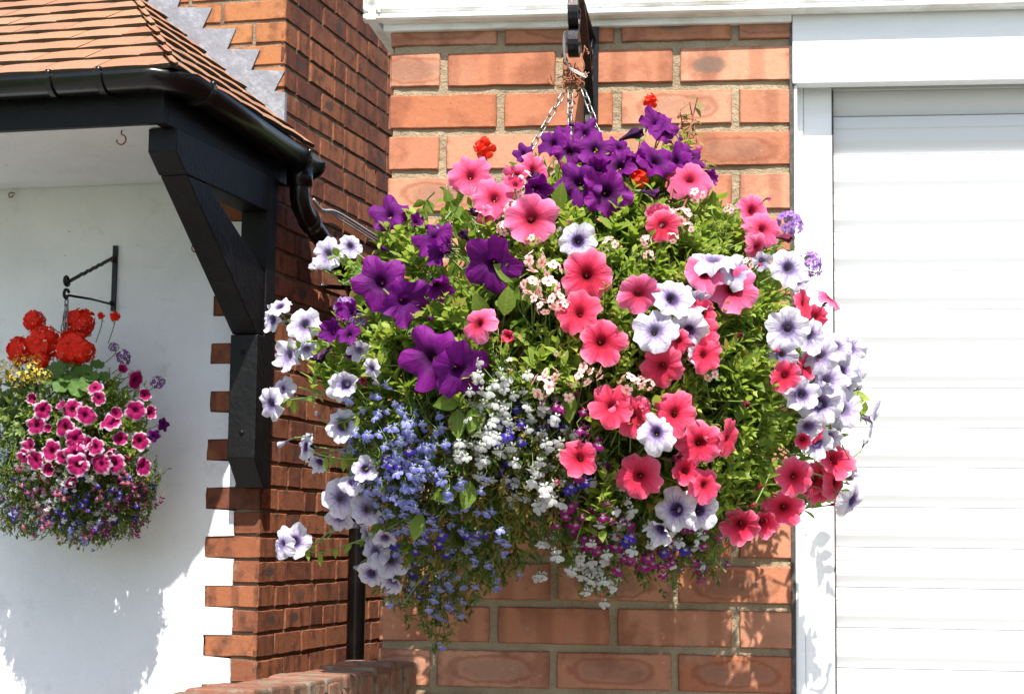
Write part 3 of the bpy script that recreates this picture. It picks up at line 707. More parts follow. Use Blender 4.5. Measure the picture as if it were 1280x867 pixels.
# --- flower meshes
def petunia_mesh(name, pm, seed, cup=0.0, ruffle=1.0, closed=0.0, star=0.0):
    r = random.Random(seed); mb = MB(); N = 60
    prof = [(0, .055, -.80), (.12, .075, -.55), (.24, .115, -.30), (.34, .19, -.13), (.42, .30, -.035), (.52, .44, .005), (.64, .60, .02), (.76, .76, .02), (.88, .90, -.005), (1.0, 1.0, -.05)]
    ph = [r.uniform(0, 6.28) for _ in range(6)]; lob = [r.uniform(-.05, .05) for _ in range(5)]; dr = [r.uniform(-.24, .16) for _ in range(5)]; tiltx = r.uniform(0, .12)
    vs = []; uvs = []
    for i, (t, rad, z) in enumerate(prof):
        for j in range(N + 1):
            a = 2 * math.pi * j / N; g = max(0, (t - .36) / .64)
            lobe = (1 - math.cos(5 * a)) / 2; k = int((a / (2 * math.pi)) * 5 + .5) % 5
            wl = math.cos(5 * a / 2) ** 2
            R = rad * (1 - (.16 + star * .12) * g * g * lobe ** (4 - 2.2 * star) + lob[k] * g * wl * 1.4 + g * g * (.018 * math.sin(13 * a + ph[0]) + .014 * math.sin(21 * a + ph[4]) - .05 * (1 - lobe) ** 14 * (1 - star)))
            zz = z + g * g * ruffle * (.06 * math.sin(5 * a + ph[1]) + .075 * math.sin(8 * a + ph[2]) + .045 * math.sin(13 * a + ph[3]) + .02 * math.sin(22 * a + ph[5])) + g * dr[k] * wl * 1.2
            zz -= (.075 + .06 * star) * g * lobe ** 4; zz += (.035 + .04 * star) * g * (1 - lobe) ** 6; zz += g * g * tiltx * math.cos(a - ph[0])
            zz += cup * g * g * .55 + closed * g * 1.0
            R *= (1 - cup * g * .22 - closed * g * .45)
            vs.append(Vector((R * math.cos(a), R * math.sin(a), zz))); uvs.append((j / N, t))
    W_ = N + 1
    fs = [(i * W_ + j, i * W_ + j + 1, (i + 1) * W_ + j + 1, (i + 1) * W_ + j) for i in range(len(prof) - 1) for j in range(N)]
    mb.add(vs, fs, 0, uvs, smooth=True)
    for k in range(5):        # calyx
        a = k * 1.2566 + .3; o = Vector((math.cos(a), math.sin(a), 0))
        leaf(mb, Vector((0, 0, -.86)) + o * .03, o * .5 + Vector((0, 0, 1)), -o, .42, .12, (.5, .2, 0), mat=1)
    mb.tube([(0, 0, -.80), (0, 0, -.92), (.03, -.06, -1.15), (.05, -.22, -1.5)], [.07, .06, .035, .03], 6, mat=1)
    mb.tube([(0, 0, -.6), (0, 0, -.33)], [.022, .03], 6, mat=2)
    o = mb.build(name, [pm, M['calyx'], PT['yellow']], fix=False); me = o.data; D.objects.remove(o); ORG.pop(name, None); return me
def wither_mesh(name, pm, seed):
    r = random.Random(seed); mb = MB(); N = 14; prof = [(0, .06, -.8), (.3, .08, -.5), (.5, .12, -.2), (.7, .17, 0), (.85, .22, .2), (1, .16, .38)]
    vs = []; uvs = []
    for t, rad, z in prof:
        for j in range(N):
            a = 6.2832 * j / N; q = rad * (1 + .5 * t * math.sin(5 * a + seed) + r.uniform(-.2, .2) * t)
            vs.append((q * math.cos(a) + .15 * t * t, q * math.sin(a), z + r.uniform(-.05, .05) * t)); uvs.append((j / N, t))
    mb.add(vs, [(i * N + j, i * N + (j + 1) % N, (i + 1) * N + (j + 1) % N, (i + 1) * N + j) for i in range(5) for j in range(N)], 0, uvs, smooth=True)
    mb.tube([(0, 0, -.78), (0, 0, -1.3)], [.09, .04], 6, mat=1)
    o = mb.build(name, [pm, M['calyx']], fix=False); me = o.data; D.objects.remove(o); return me
def petal(mb, c, d, n, L, W, col=(0, 0, 0), mat=0, dip=.1):
    d = d.normalized(); s_ = d.cross(n).normalized(); n = s_.cross(d)
    pts = [(0, 0, 0), (.35, .30, .0), (.7, .5, .0), (.95, .32, -dip), (1.0, 0, -dip * .8), (.95, -.32, -dip), (.7, -.5, 0), (.35, -.30, 0)]
    vs = [c + d * L * a + s_ * W * b + n * L * h for a, b, h in pts]; vs.append(c + d * L * .62 + n * L * .07)
    uvs = [(.5, a) for a, b, h in pts] + [(.5, .62)]
    mb.add(vs, [(i, (i + 1) % 8, 8) for i in range(8)], mat, uvs, col, smooth=True)
def mesh_of(mb, name, mats):
    o = mb.build(name, mats, fix=False); me = o.data; D.objects.remove(o); return me
def lobelia_mesh(name, pm, seed):
    r = random.Random(seed); mb = MB(); z = Vector((0, 0, 1))
    for a, L, W in ((-90, 1, .60), (-38, .98, .56), (-142, .98, .56), (55, .55, .26), (125, .55, .26)):
        a = R_(a + r.uniform(-8, 8)); d = Vector((math.cos(a), math.sin(a), r.uniform(-.35, .1))); petal(mb, Vector((0, 0, 0)), d, z, L * r.uniform(.85, 1.05), W, dip=.2)
    mb.tube([(0, 0, .02), (0, .1, -.5), (0, .05, -1.1)], [.16, .12, .06], 5, mat=1)
    return mesh_of(mb, name, [pm, M['calyx']])
def cluster_mesh(name, pm, seed, n, R, fl, np_=5, dome=.9, mats2=None, wide=.8, stem=2.0):
    r = random.Random(seed); mb = MB()
    for i in range(n):
        t = (i + .5) / n; ph = i * 2.39996 + r.uniform(-.2, .2); th = math.acos(1 - t * (1 + .5 * dome)) if dome else 0
        o = Vector((math.sin(th) * math.cos(ph), math.sin(th) * math.sin(ph), math.cos(th))); c = o * R * r.uniform(.78, 1.14); o = (o + Vector((r.uniform(-.3, .3), r.uniform(-.3, .3), r.uniform(-.2, .2)))).normalized()
        a0 = r.uniform(0, 6.28); x = o.orthogonal().normalized(); y = o.cross(x)
        for k in range(np_):
            a = a0 + k * 6.2832 / np_; d = x * math.cos(a) + y * math.sin(a) + o * r.uniform(-.05, .35); petal(mb, c, d, o, fl * r.uniform(.85, 1.1), fl * wide, dip=.1)
        mb.tube([c, c * .45 - Vector((0, 0, .1))], [.02, .02], 3, cap=False, mat=1)
    mb.tube([(0, 0, 0), (0, 0, -.5), (.08, 0, -stem)], [.035, .035, .035], 5, mat=1)
    return mesh_of(mb, name, [pm, M['calyx']])
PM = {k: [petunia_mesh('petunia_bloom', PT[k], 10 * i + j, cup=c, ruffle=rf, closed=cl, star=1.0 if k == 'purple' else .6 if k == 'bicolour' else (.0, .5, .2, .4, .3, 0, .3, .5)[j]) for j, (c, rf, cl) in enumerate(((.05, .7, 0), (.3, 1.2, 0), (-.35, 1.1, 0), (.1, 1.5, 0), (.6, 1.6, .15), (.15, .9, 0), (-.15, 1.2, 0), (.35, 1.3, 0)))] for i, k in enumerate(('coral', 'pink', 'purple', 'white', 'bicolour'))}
WM = {'purple': [wither_mesh('withered_bloom', PT['dead'], s_) for s_ in (1, 2)], 'coral': [wither_mesh('withered_bloom', PT['deadc'], s_) for s_ in (3, 4)]}
BM = {k: [wither_mesh('petunia_bud', PT[k], 20 + s_) for s_ in (1, 2)] for k in PM}
WM['white'] = WM['coral']; WM['pink'] = WM['coral']; WM['bicolour'] = WM['coral']
LM = {k: [lobelia_mesh('lobelia_bloom', PT[k], s_) for s_ in (1, 2, 3)] for k in ('blue', 'indigo', 'wlob', 'mag', 'plob')}
GM = [cluster_mesh('geranium_head', PT['red'], s_, 22, .66, .40, wide=.8, stem=3.2) for s_ in (1, 2)]
GS = [cluster_mesh('geranium_sprig', PT['red'], s_, 4, .35, .62, wide=.85, dome=.3, stem=3.2) for s_ in (3, 4)]
VM = {k: [cluster_mesh('verbena_head', PT[k], s_, 20, .72, .27, wide=.8, dome=.75, stem=2.6) for s_ in (5, 6)] for k in ('verb', 'verbd')}
DM = [cluster_mesh('blush_sprig', PT['dia'], s_, n, .62, .42, wide=.8, dome=.8, stem=2.2) for s_, n in ((7, 4), (8, 5), (9, 6), (10, 2))]
YM = [cluster_mesh('yellow_cluster', PT['yellow'], s_, 14, .75, .24, np_=3, wide=1.0, dome=.7, stem=1.5) for s_ in (11,)]

class Basket:
    def __init__(s, c, r, pt, depth):
        s.c, s.r, s.pt, s.depth = c, r, pt, depth
    def rho(s, x, y): return math.hypot((x - s.c[0]) / s.r[0], (y - s.c[1]) / s.r[1])
    def surf(s, x, y, inset=0):
        q = s.rho(x, y); return s.pt(x, y, s.depth * math.sqrt(max(0, 1 - q * q)) * 1.0 - inset)
    def face(s, x, y, fx=None, fy=None):
        ax = (x - s.c[0]) / s.r[0] * .75; ay = (s.c[1] - y) / s.r[1] * .45 + .12
        if fx is not None: ax, ay = fx, fy
        f = -fwd * math.sqrt(max(.04, 1 - min(.96, ax * ax + ay * ay))) + cr * ax + cu * ay
        return f.normalized()
YC = 2.93
B1 = Basket((712, 455), (350, 305), lambda x, y, d: P(x, y, YC - d), .37)
VC = .235
def pt2(x, y, d): return onplane(x, y, H.o + H.v * (VC + d), H.v)
B2 = Basket((84, 555), (122, 135), pt2, .2)

def orient(f, roll=None):
    f = f.normalized(); up = Vector((0, 0, 1)); x = up.cross(f); x = x.normalized() if x.length > .05 else Vector((1, 0, 0)); y = f.cross(x)
    m = Matrix((x, y, f)).transposed(); return m @ Matrix.Rotation(roll if roll is not None else rnd.uniform(0, 6.28), 3, 'Z')
def place(mesh, par, pos, f, size, name='flower', roll=None, sq=1):
    o = D.objects.new(name, mesh); COL.objects.link(o); o.parent = par
    m = orient(f, roll); S = Matrix.Diagonal((size, size * sq, size))
    o.matrix_local = Matrix.Translation(pos - ORG[par.name]) @ (m @ S).to_4x4(); return o
def pxm(bk, x, y, d): p = bk.surf(x, y); return d / FPX * (p - CAM).dot(fwd)
def pedicel(mb, bk, p, f, sz, x, y, L=.09):
    back = p - f * sz * 1.35; cx_, cy_ = bk.c; tgt = bk.surf(x + (cx_ - x) * .28, y + (cy_ + 10 - y) * .2, .06)
    v = tgt - back; v = v.normalized() * min(v.length, L); mid = back - f * min(.02, L * .3) + v * .4 - Vector((0, 0, .006))
    mb.tube([p - f * sz * .9, back, mid, back + v], [.0013, .0013, .0015, .0016], 4, cap=False, mat=1, col=(.5, .3, 0))
def petunias(par, bk, fl, mb, kind, off=0.0):
    for i, e in enumerate(fl):
        x, y, d = e[:3]; k = e[3] if len(e) > 3 and e[3] is not None else None; ori = e[4:6] if len(e) > 5 else (None, None)
        kk = kind; mi = None
        if isinstance(k, str): kk = k if k in PM else kind; mi = 'w' if k == 'w' else None
        elif k is not None: mi = k
        sz = pxm(bk, x, y, d) / 2 * ((1.14 if d >= 60 else .96) if kk == 'purple' else 1.03); f = bk.face(x, y, *ori); f = (f + rv(.14 if ori[0] is not None else .30)).normalized(); p = bk.surf(x, y, -.030 - off - rnd.uniform(-.012, .015)) + rv(.004)
        if mi == 'w': place(rnd.choice(WM[kind]), par, p, f, sz * 1.6, 'withered_flower'); 
        else: place(PM[kk][rnd.choice(((0, 5, 6), (1, 7), (2, 6), (3, 7, 5), (4,))[mi]) if mi is not None else rnd.choice((0, 1, 2, 3, 5, 6, 7))], par, p, f, sz * 1.08, 'flower', sq=rnd.uniform(.86, 1.0))
        pedicel(mb, bk, p, f, sz, x, y)
        if rnd.random() < .4 and bk is B1:
            a = rnd.uniform(0, 6.28); bx, by = x + d * .7 * math.cos(a), y + d * .7 * math.sin(a); q = bk.surf(bx, by, -.02); fb = (bk.face(bx, by) + rv(.45) + Vector((0, 0, .2))).normalized(); bs = pxm(bk, bx, by, rnd.uniform(14, 24)) / 2
            place(rnd.choice(BM[kk]), par, q, fb, bs * 1.3, 'bud'); pedicel(mb, bk, q, fb, bs, bx, by, .05)
def inreg(x, y, r):
    a = rnd.uniform(0, 6.2832); q = r * math.sqrt(rnd.random()); return x + q * math.cos(a), y + q * math.sin(a)
def shoots(mb, bk, regs, L, W, ln=.085, n=9, tipf=.45, ins=(.0, .07), tt=0.0, up=.35):
    sc = bk.r[0] / 350
    for (x, y, r, cnt) in regs:
        for _ in range(cnt):
            a, b = inreg(x, y, r); i_ = rnd.uniform(*ins); tip = bk.surf(a, b, i_); o = bk.face(a, b); o = (o + Vector((0, 0, up)) + rv(.33)).normalized()
            s_ = rnd.uniform(.75, 1.25); shoot(mb, tip - o * ln * s_, tip, n, L * s_, W * s_, tipf, tt=tt + rnd.uniform(-.15, .15))
def trail(mb, bk, pts, L, W, n=16, off=-.01):
    q = [bk.surf(x, y, off + .05 * i / len(pts)) for i, (x, y) in enumerate(pts)]; q = smooth_pts(q, 4)
    mb.tube(q, [.0011 + .0008 * i / len(q) for i in range(len(q))], 5, cap=False, mat=1, col=(.5, .3, 0))
    for i in range(n):
        t = rnd.uniform(.02, .95) * (len(q) - 1); k = int(t); p = q[k].lerp(q[k + 1], t - k); tg = (q[k] - q[k + 1]).normalized()
        d = (tg * .5 + rv(.6)).normalized(); leaf(mb, p, d, (Vector((0, 0, 1)) + rv(.3)).normalized(), L * rnd.uniform(.6, 1.1), W * rnd.uniform(.6, 1.1), (rnd.random(), rnd.random() * .7, rnd.random()), curl=rnd.uniform(0, .4))
def plant(name, label, cat, bk, xy, group=None):
    return thing(name, bk.surf(xy[0], xy[1], .12), label, cat, group)
def lobelia(name, label, bk, regs, kinds, nfl, size, group, dry=.12, thr=None, hang=(.05, .14), extra_threads=1.0):
    x0, y0 = regs[0][0], regs[0][1] - 40 * bk.r[0] / 350
    par = plant(name, label, 'plant', bk, (x0, y0), group); mb = MB(); tot = sum(r[2] ** 2 for r in regs); made = 0
    for ri, (x, y, r) in enumerate(regs):
        n = round(nfl * r * r / tot); j = 0
        while j < n and made < 100:
            a, b = inreg(x, y, r); m_ = min(n - j, rnd.choice((1, 1, 2, 3, 4)), 100 - made); base_ins = rnd.uniform(-.03, .035)
            kk = rnd.choice(kinds)
            for _ in range(m_):
                c_, e_ = a + rnd.gauss(0, 1) * size * 1000 * bk.r[0] / 350, b + rnd.gauss(0, .9) * size * 1000 * bk.r[0] / 350
                p = bk.surf(c_, e_, base_ins + rnd.uniform(-.012, .012)); f = (bk.face(a, b) + rv(.35) + Vector((0, 0, -.05))).normalized()
                place(rnd.choice(LM[kk]), par, p, f, size * rnd.uniform(.8, 1.15), 'flower', roll=rnd.uniform(-.5, .5)); made += 1; j += 1
                if rnd.random() < .7:
                    q0 = p - f * size; mb.tube([q0, q0 + Vector((rnd.uniform(-.01, .01), .01, .012)), bk.surf(c_, e_, base_ins + .03) + Vector((rnd.uniform(-.02, .02), 0, .04))], .0006, 3, cap=False, mat=1)
        for _ in range(int(r * r * .017 * extra_threads * (350 / bk.r[0]) ** 1.2)):
            a, b = inreg(x, y, r * 1.08); Lh = rnd.uniform(*hang); ins = rnd.uniform(.0, .10); p = bk.surf(a, b, ins); o = bk.face(a, b)
            top = p + Vector((rnd.uniform(-.05, .05), rnd.uniform(0, .03), Lh * rnd.uniform(.3, 1))) - o * .03; pts = smooth_pts([top, (top + p) / 2 + o * .012 + rv(.004), p, p + Vector((rnd.uniform(-.012, .012), -.004, -.012))], 3)
            dr = rnd.random() < dry
            mb.tube(pts, [.0009] * (len(pts) - 3) + [.0006] * 3, 3, cap=False, mat=2 if dr else 1)
            for _k in range(16):
                t = rnd.uniform(0, .999) * (len(pts) - 1); k = int(t); q = pts[k].lerp(pts[k + 1], t - k)
                leaf(mb, q, (rv(.7) + o * .6).normalized(), (Vector((0, 0, 1)) + rv(.3)).normalized(), rnd.uniform(.008, .017), rnd.uniform(.003, .006) * (1.5 if rnd.random() < .2 else 1), (rnd.random(), rnd.random() * .6, 1 if dr or rnd.random() < .05 else .5), curl=.2)
    mb.build('foliage', [M['lf_lob'], M['stem'], M['stem_dry']], par, fix=False); return par
def finish(mb, par, lf='lf_pet', st='stem'): mb.build('foliage', [M[lf], M[st]], par, fix=False)

# ------------------------------------------------------------------ MAIN BASKET HARDWARE
uB = G.on_v(739, 120, .003)[0]
def bp(v, z): return G.p(uB, v, z)
VB = .345
zpx = lambda y, v=VB: G.on_v(716, y, v)[1]
br1 = thing('wall_bracket', G.p(uB, 0, zpx(120, 0)), 'black wrought iron scroll bracket on the orange brick wall above the large hanging basket', 'wall bracket')
def strap(mb, pts, w=.016, t=.004):     # flat bar: path in (v, z)
    K = len(pts); vs = []
    for i, (v, z) in enumerate(pts):
        a = pts[max(i - 1, 0)]; b_ = pts[min(i + 1, K - 1)]; tv, tz = b_[0] - a[0], b_[1] - a[1]; l = math.hypot(tv, tz) or 1; nv, nz = -tz / l, tv / l
        for du, s_ in ((-w / 2, -1), (w / 2, -1), (w / 2, 1), (-w / 2, 1)): vs.append(G.p(uB + du, v + nv * t / 2 * s_, z + nz * t / 2 * s_))
    fs = [(i * 4 + j, i * 4 + (j + 1) % 4, i * 4 + 4 + (j + 1) % 4, i * 4 + 4 + j) for i in range(K - 1) for j in range(4)] + [(3, 2, 1, 0), (K * 4 - 4, K * 4 - 3, K * 4 - 2, K * 4 - 1)]
    mb.add(vs, fs)
mb = MB(); zt0, zt1 = zpx(28, .003), zpx(188, .003); mb.box(G, uB - .013, uB + .013, .0015, .008, zt1, zt0 + .12); mb.build('back_plate', M['iron'], br1, bevel=.001)
zA_ = zpx(-6); rr = .024
arm = [(.009, zA_ + .02)] + [(.05 + i * .06, zA_ + .02) for i in range(5)] + [(VB - .004 + .022 * math.sin(a), zA_ - .002 + .022 * math.cos(a)) for a in [R_(k) for k in range(0, 200, 20)]]
mb = MB(); strap(mb, arm); mb.build('arm', M['iron'], br1, bevel=.0006)
mb = MB(); zc_ = zpx(16); strap(mb, [(VB + .0 + .026 * math.cos(a) * (1 - .08 * i / 9), zc_ + .028 * math.sin(a) * (1 - .08 * i / 9)) for i, a in enumerate([R_(k) for k in range(120, -230, -22)])], .017); mb.build('scroll', M['iron'], br1, bevel=.0006)
mb = MB(); zc_ = zpx(53); strap(mb, [(VB - .004 + .022 * math.cos(a), zc_ + .022 * math.sin(a)) for a in [R_(k) for k in range(100, -215, -20)]], .018); mb.build('scroll', M['iron'], br1, bevel=.0006)
sc_pts = [(.010, zt1 + .01), (.012, zt1 + .05), (.03, zt1 + .09), (.075, zt1 + .13), (.13, zt1 + .16), (.20, zt1 + .19), (.27, zt1 + .215), (VB - .03, zt0 - .02)]
mb = MB(); strap(mb, sc_pts, .014); mb.build('brace', M['iron'], br1, bevel=.0006)
for (yy, v0) in ((62, .05), (95, .045), (155, .04)):
    mb = MB(); z0 = zpx(yy, v0); strap(mb, [(v0 + .018 * math.cos(a) * (1 - .5 * i / 16), z0 + .022 * math.sin(a) * (1 - .5 * i / 16)) for i, a in enumerate([R_(k) for k in range(-90, 260, 22)])], .013, .003); mb.build('scroll', M['iron'], br1, bevel=.0005)

hb = thing('hanging_basket', P(712, 420, YC), 'large hanging basket on galvanised chains, its bowl hidden by the flowers', 'hanging basket')
knot = P(713, 104, 2.90)
rim = [P(575, 335, YC - .14), P(708, 345, YC - .2), P(808, 335, YC - .12), P(720, 300, YC + .12)]
def chain(par, a, b, link=.0185, wr=.0013, w=.0045):
    mb = MB(); n = int((b - a).length / (link - 2.6 * wr)); ax = (b - a).normalized(); x = ax.orthogonal().normalized(); y = ax.cross(x)
    for i in range(n):
        c = a.lerp(b, (i + .5) / n); s_ = (x, y)[i % 2]; s_ = Matrix.Rotation(rnd.uniform(-.3, .3), 3, ax) @ s_
        pts = [c + ax * (math.sin(t) * w * .9 + (1 if math.sin(t) > 0 else -1 if math.sin(t) < 0 else 0) * (link / 2 - w)) + s_ * math.cos(t) * w for t in [R_(k) for k in (15, 45, 90, 135, 165, 195, 225, 270, 315, 345, 375)]]
        mb.tube(pts, wr, 5, cap=False)
    mb.build('chain', M['chain'], par, fix=False)
starts = [P(704, 118, 2.895), P(713, 116, 2.88), P(729, 112, 2.90), P(712, 118, 2.92)]
for s0, r0 in zip(starts, rim): chain(hb, s0, r0)
# twisted rusty wire round the hook, steel tie
mb = MB()
for k in range(26):
    c = P(712 + rnd.gauss(0, 6), 98 + rnd.gauss(0, 9), 2.90 + rnd.gauss(0, .008)); pts = [c]
    d = rv().normalized()
    for i in range(7): d = (d + rv(.75)).normalized(); pts.append(pts[-1] + d * .006)
    mb.tube(smooth_pts(pts, 2), .0011, 5)
for (x, y, x2, y2) in ((707, 70, 712, 100), (730, 58, 728, 100), (704, 66, 700, 72), (732, 60, 736, 68), (712, 108, 701, 120), (720, 108, 722, 116)):
    pts = [P(x + (x2 - x) * i / 6 + rnd.uniform(-2, 2), y + (y2 - y) * i / 6 + rnd.uniform(-1, 1), 2.9 + rnd.uniform(-.006, .006)) for i in range(7)]; mb.tube(smooth_pts(pts, 2), .0012, 5)
mb.build('wire_tie', M['rust'], hb, fix=False)
mb = MB()
for o_ in (0, 2.2, -2):
    mb.tube(smooth_pts([P(x + o_ * .5, y + o_, 2.885) for x, y in ((718, 42), (707, 42), (705, 58), (707, 76), (713, 86), (722, 91), (731, 95), (733, 92))], 3), .0012, 5)
mb.build('hook_wire', M['chain'], hb, fix=False)
# the bowl: moss lined, hidden inside
mb = MB(); bc = P(712, 440, YC - .02); nb = 24
vs = []; fs = []
for i in range(9):
    t = i / 8 * math.pi / 2
    for j in range(nb):
        a = 6.2832 * j / nb; r_ = .2 * math.cos(t) * (1 + rnd.uniform(-.02, .02)); vs.append(bc + Vector((r_ * math.cos(a), r_ * math.sin(a), -.19 * math.sin(t) + .09)))
fs = [(i * nb + j, i * nb + (j + 1) % nb, (i + 1) * nb + (j + 1) % nb, (i + 1) * nb + j) for i in range(8) for j in range(nb)] + [tuple(range(nb - 1, -1, -1))]
mb.add(vs, fs, smooth=True); mb.build('moss_liner', M['moss'], hb)
mb = MB()
for zz, r_ in ((.092, .204), (.03, .192), (-.04, .155)):
    mb.tube([bc + Vector((r_ * math.cos(a), r_ * math.sin(a), zz)) for a in [6.2832 * k / 32 for k in range(33)]], .002, 6, cap=False)
mb.build('wire_frame', M['chain'], hb)
# ------------------------------------------------------------------ PLANTS IN THE LARGE BASKET
gP = 'petunia plants in the large hanging basket'
LW = (.030, .0165)
def pet(label, kind, regs, fl, trails=(), n=9, tt=0.0, lf='lf_pet', L=LW, ins=(0, .07)):
    par = plant('petunia_plant', label, 'plant', B1, regs[0][:2], gP); mb = MB()
    shoots(mb, B1, regs, L[0], L[1], n=n, tt=tt, ins=ins)
    for t in trails: trail(mb, B1, t, L[0] * .8, L[1] * .8)
    petunias(par, B1, fl, mb, kind); finish(mb, par, lf); return par
pet('purple petunia spilling from the upper left of the large basket', 'purple',
    [(505, 292, 28, 12), (545, 400, 55, 22), (470, 415, 45, 20), (560, 330, 50, 14), (600, 470, 35, 9), (420, 440, 30, 8), (520, 455, 35, 9)],
    [(484, 266, 48, 2, -.2, .55), (522, 273, 26, 4, .3, .5), (541, 297, 50, 2, -.5, .6), (547, 322, 44, 4, -.5, -.1), (616, 328, 70, 0, -.15, -.1), (474, 354, 62, 0, -.15, .1), (509, 383, 62, 1, .3, -.25),
     (546, 360, 46, 4, .1, -.6), (542, 445, 66, 0, -.3, .1), (577, 457, 72, 3, .1, -.05), (440, 392, 34, 4, -.5, .4), (422, 388, 32, 4, -.5, -.3), (402, 445, 34, 'w', -.6, -.5), (415, 418, 40, 4, -.3, .2), (438, 420, 34, 3, -.2, .5), (431, 446, 22, 4, .4, .2), (580, 290, 34, 'w', -.3, .5), (560, 312, 30, 4), (597, 268, 26, 'w')])
pet('purple petunia across the top of the large basket, below the chains', 'purple',
    [(720, 205, 35, 14), (680, 215, 25, 9), (760, 260, 45, 18), (800, 230, 40, 16), (838, 205, 28, 10), (700, 290, 40, 14)],
    [(690, 178, 42, 3, -.2, .3), (668, 232, 48, 4, .2, -.3), (719, 232, 58, 0, -.2, .25), (757, 243, 60, 1, .25, -.2), (745, 190, 52, 2, .1, .5), (712, 190, 44, 2, .3, .3), (770, 205, 52, 1, -.1, .35), (793, 203, 48, 4, .2, -.2), (822, 157, 50, 3, .0, .5), (838, 165, 38, 2, .4, .3), (820, 205, 54, 2, .2, .6), (846, 208, 46, 2, -.3, .3), (868, 198, 38, 2, .5, .5), (742, 215, 40, 4, 0, -.1),
     (655, 192, 26, 2, -.2, .5), (735, 172, 40, 2, 0, .6), (886, 222, 28, 4, .5, .2), (792, 172, 40, 'w', .6, .3), (678, 222, 40, 'w', -.4, .3), (818, 240, 34, 'w', .6, -.3), (700, 168, 28, 2, -.3, .6), (775, 183, 34, 2, .3, .5), (668, 250, 26, 4)])
pet('pink petunia at the upper left of the large basket, below a scarlet geranium sprig', 'pink',
    [(620, 290, 35, 14), (650, 320, 35, 12), (600, 245, 18, 5)],
    [(586, 221, 52, 0, -.1, .2), (619, 246, 52, 2, -.1, .5), (666, 276, 64, 0, -.05, .35), (670, 206, 46, 3, .5, .4), (648, 215, 34, 1, -.2, .1), (596, 399, 44, 2, -.75, .3), (640, 235, 26, 4), (612, 265, 24, 2)])
pet('coral pink petunia in the very middle of the large basket', 'coral',
    [(700, 360, 40, 12), (750, 380, 45, 16), (700, 440, 40, 12), (780, 440, 40, 14), (670, 430, 30, 8)],
    [(737, 345, 64, 0, 0, .05), (727, 396, 56, 0, -.15, .1), (751, 423, 60, 1, .2, -.05), (799, 370, 52, 'pink', .2, -.05), (826, 452, 50, 2, 0, -.3), (880, 392, 38, 1, .1, .3), (876, 418, 46, 1, .2, -.1), (880, 446, 44, 3, .1, .1), (635, 420, 20, 4), (845, 425, 30, 2), (855, 392, 30, 3)])
pet('coral red petunia low in the large basket, flowering above the magenta lobelia', 'coral',
    [(780, 540, 50, 14), (850, 560, 50, 18), (730, 540, 30, 6), (820, 610, 35, 8), (775, 600, 26, 8), (850, 520, 40, 10)],
    [(760, 500, 58, 1, -.15, .1), (790, 521, 56, 0, .2, -.2), (838, 518, 56, 0, -.1, .2), (877, 549, 54, 0, .05, .05), (914, 551, 48, 0, .8, -.1), (724, 578, 52, 1, -.3, .1), (801, 592, 54, 0, -.25, -.1), (856, 588, 40, 4, -.1, 0), (886, 602, 42, 0, .1, .3), (845, 575, 30, 'w')])
pet('coral petunia at the upper right of the large basket, beside the lilac verbena', 'pink',
    [(900, 275, 40, 16), (850, 310, 45, 18), (800, 310, 40, 14), (930, 330, 40, 14), (890, 350, 40, 14), (960, 380, 30, 10), (830, 270, 30, 9)],
    [(868, 224, 52, 2, -.2, .7), (933, 262, 44, 1, .3, .3), (954, 288, 44, 2, .5, .2), (820, 263, 36, 4, 0, .1), (828, 292, 40, 'coral', -.1, -.2), (918, 358, 62, 0, .05, .1), (876, 340, 52, 2, -.1, .55), (945, 310, 30, 2), (1004, 380, 36, 'coral', .5, .2), (1038, 371, 32, 2, .8, .5), (903, 330, 30, 1), (1020, 395, 34, 'coral', .4, 0), (985, 300, 26, 'w'), (930, 500, 22, 'w'), (925, 420, 20, 'w', .5, -.2)])
pet('crimson petunia hanging low at the right edge of the large basket', 'coral',
    [(950, 620, 40, 16), (985, 560, 35, 14), (1020, 600, 25, 8), (930, 570, 40, 14), (960, 500, 40, 12)],
    [(985, 466, 44, 1, -.2, .1), (1010, 460, 36, 1, .3, .2), (990, 598, 46, 0, 0, .2), (978, 630, 50, 1, 0, -.1), (928, 661, 52, 1, -.1, -.2), (957, 656, 40, 4, .1, -.3), (1044, 575, 52, 1, .3, .3), (1022, 605, 42, 0, .2, -.2), (1050, 600, 44, 2, .6, 0), (1018, 545, 30, 1), (1035, 612, 38, 2, .3, -.4), (1000, 550, 26, 4), (965, 640, 36, 3)])
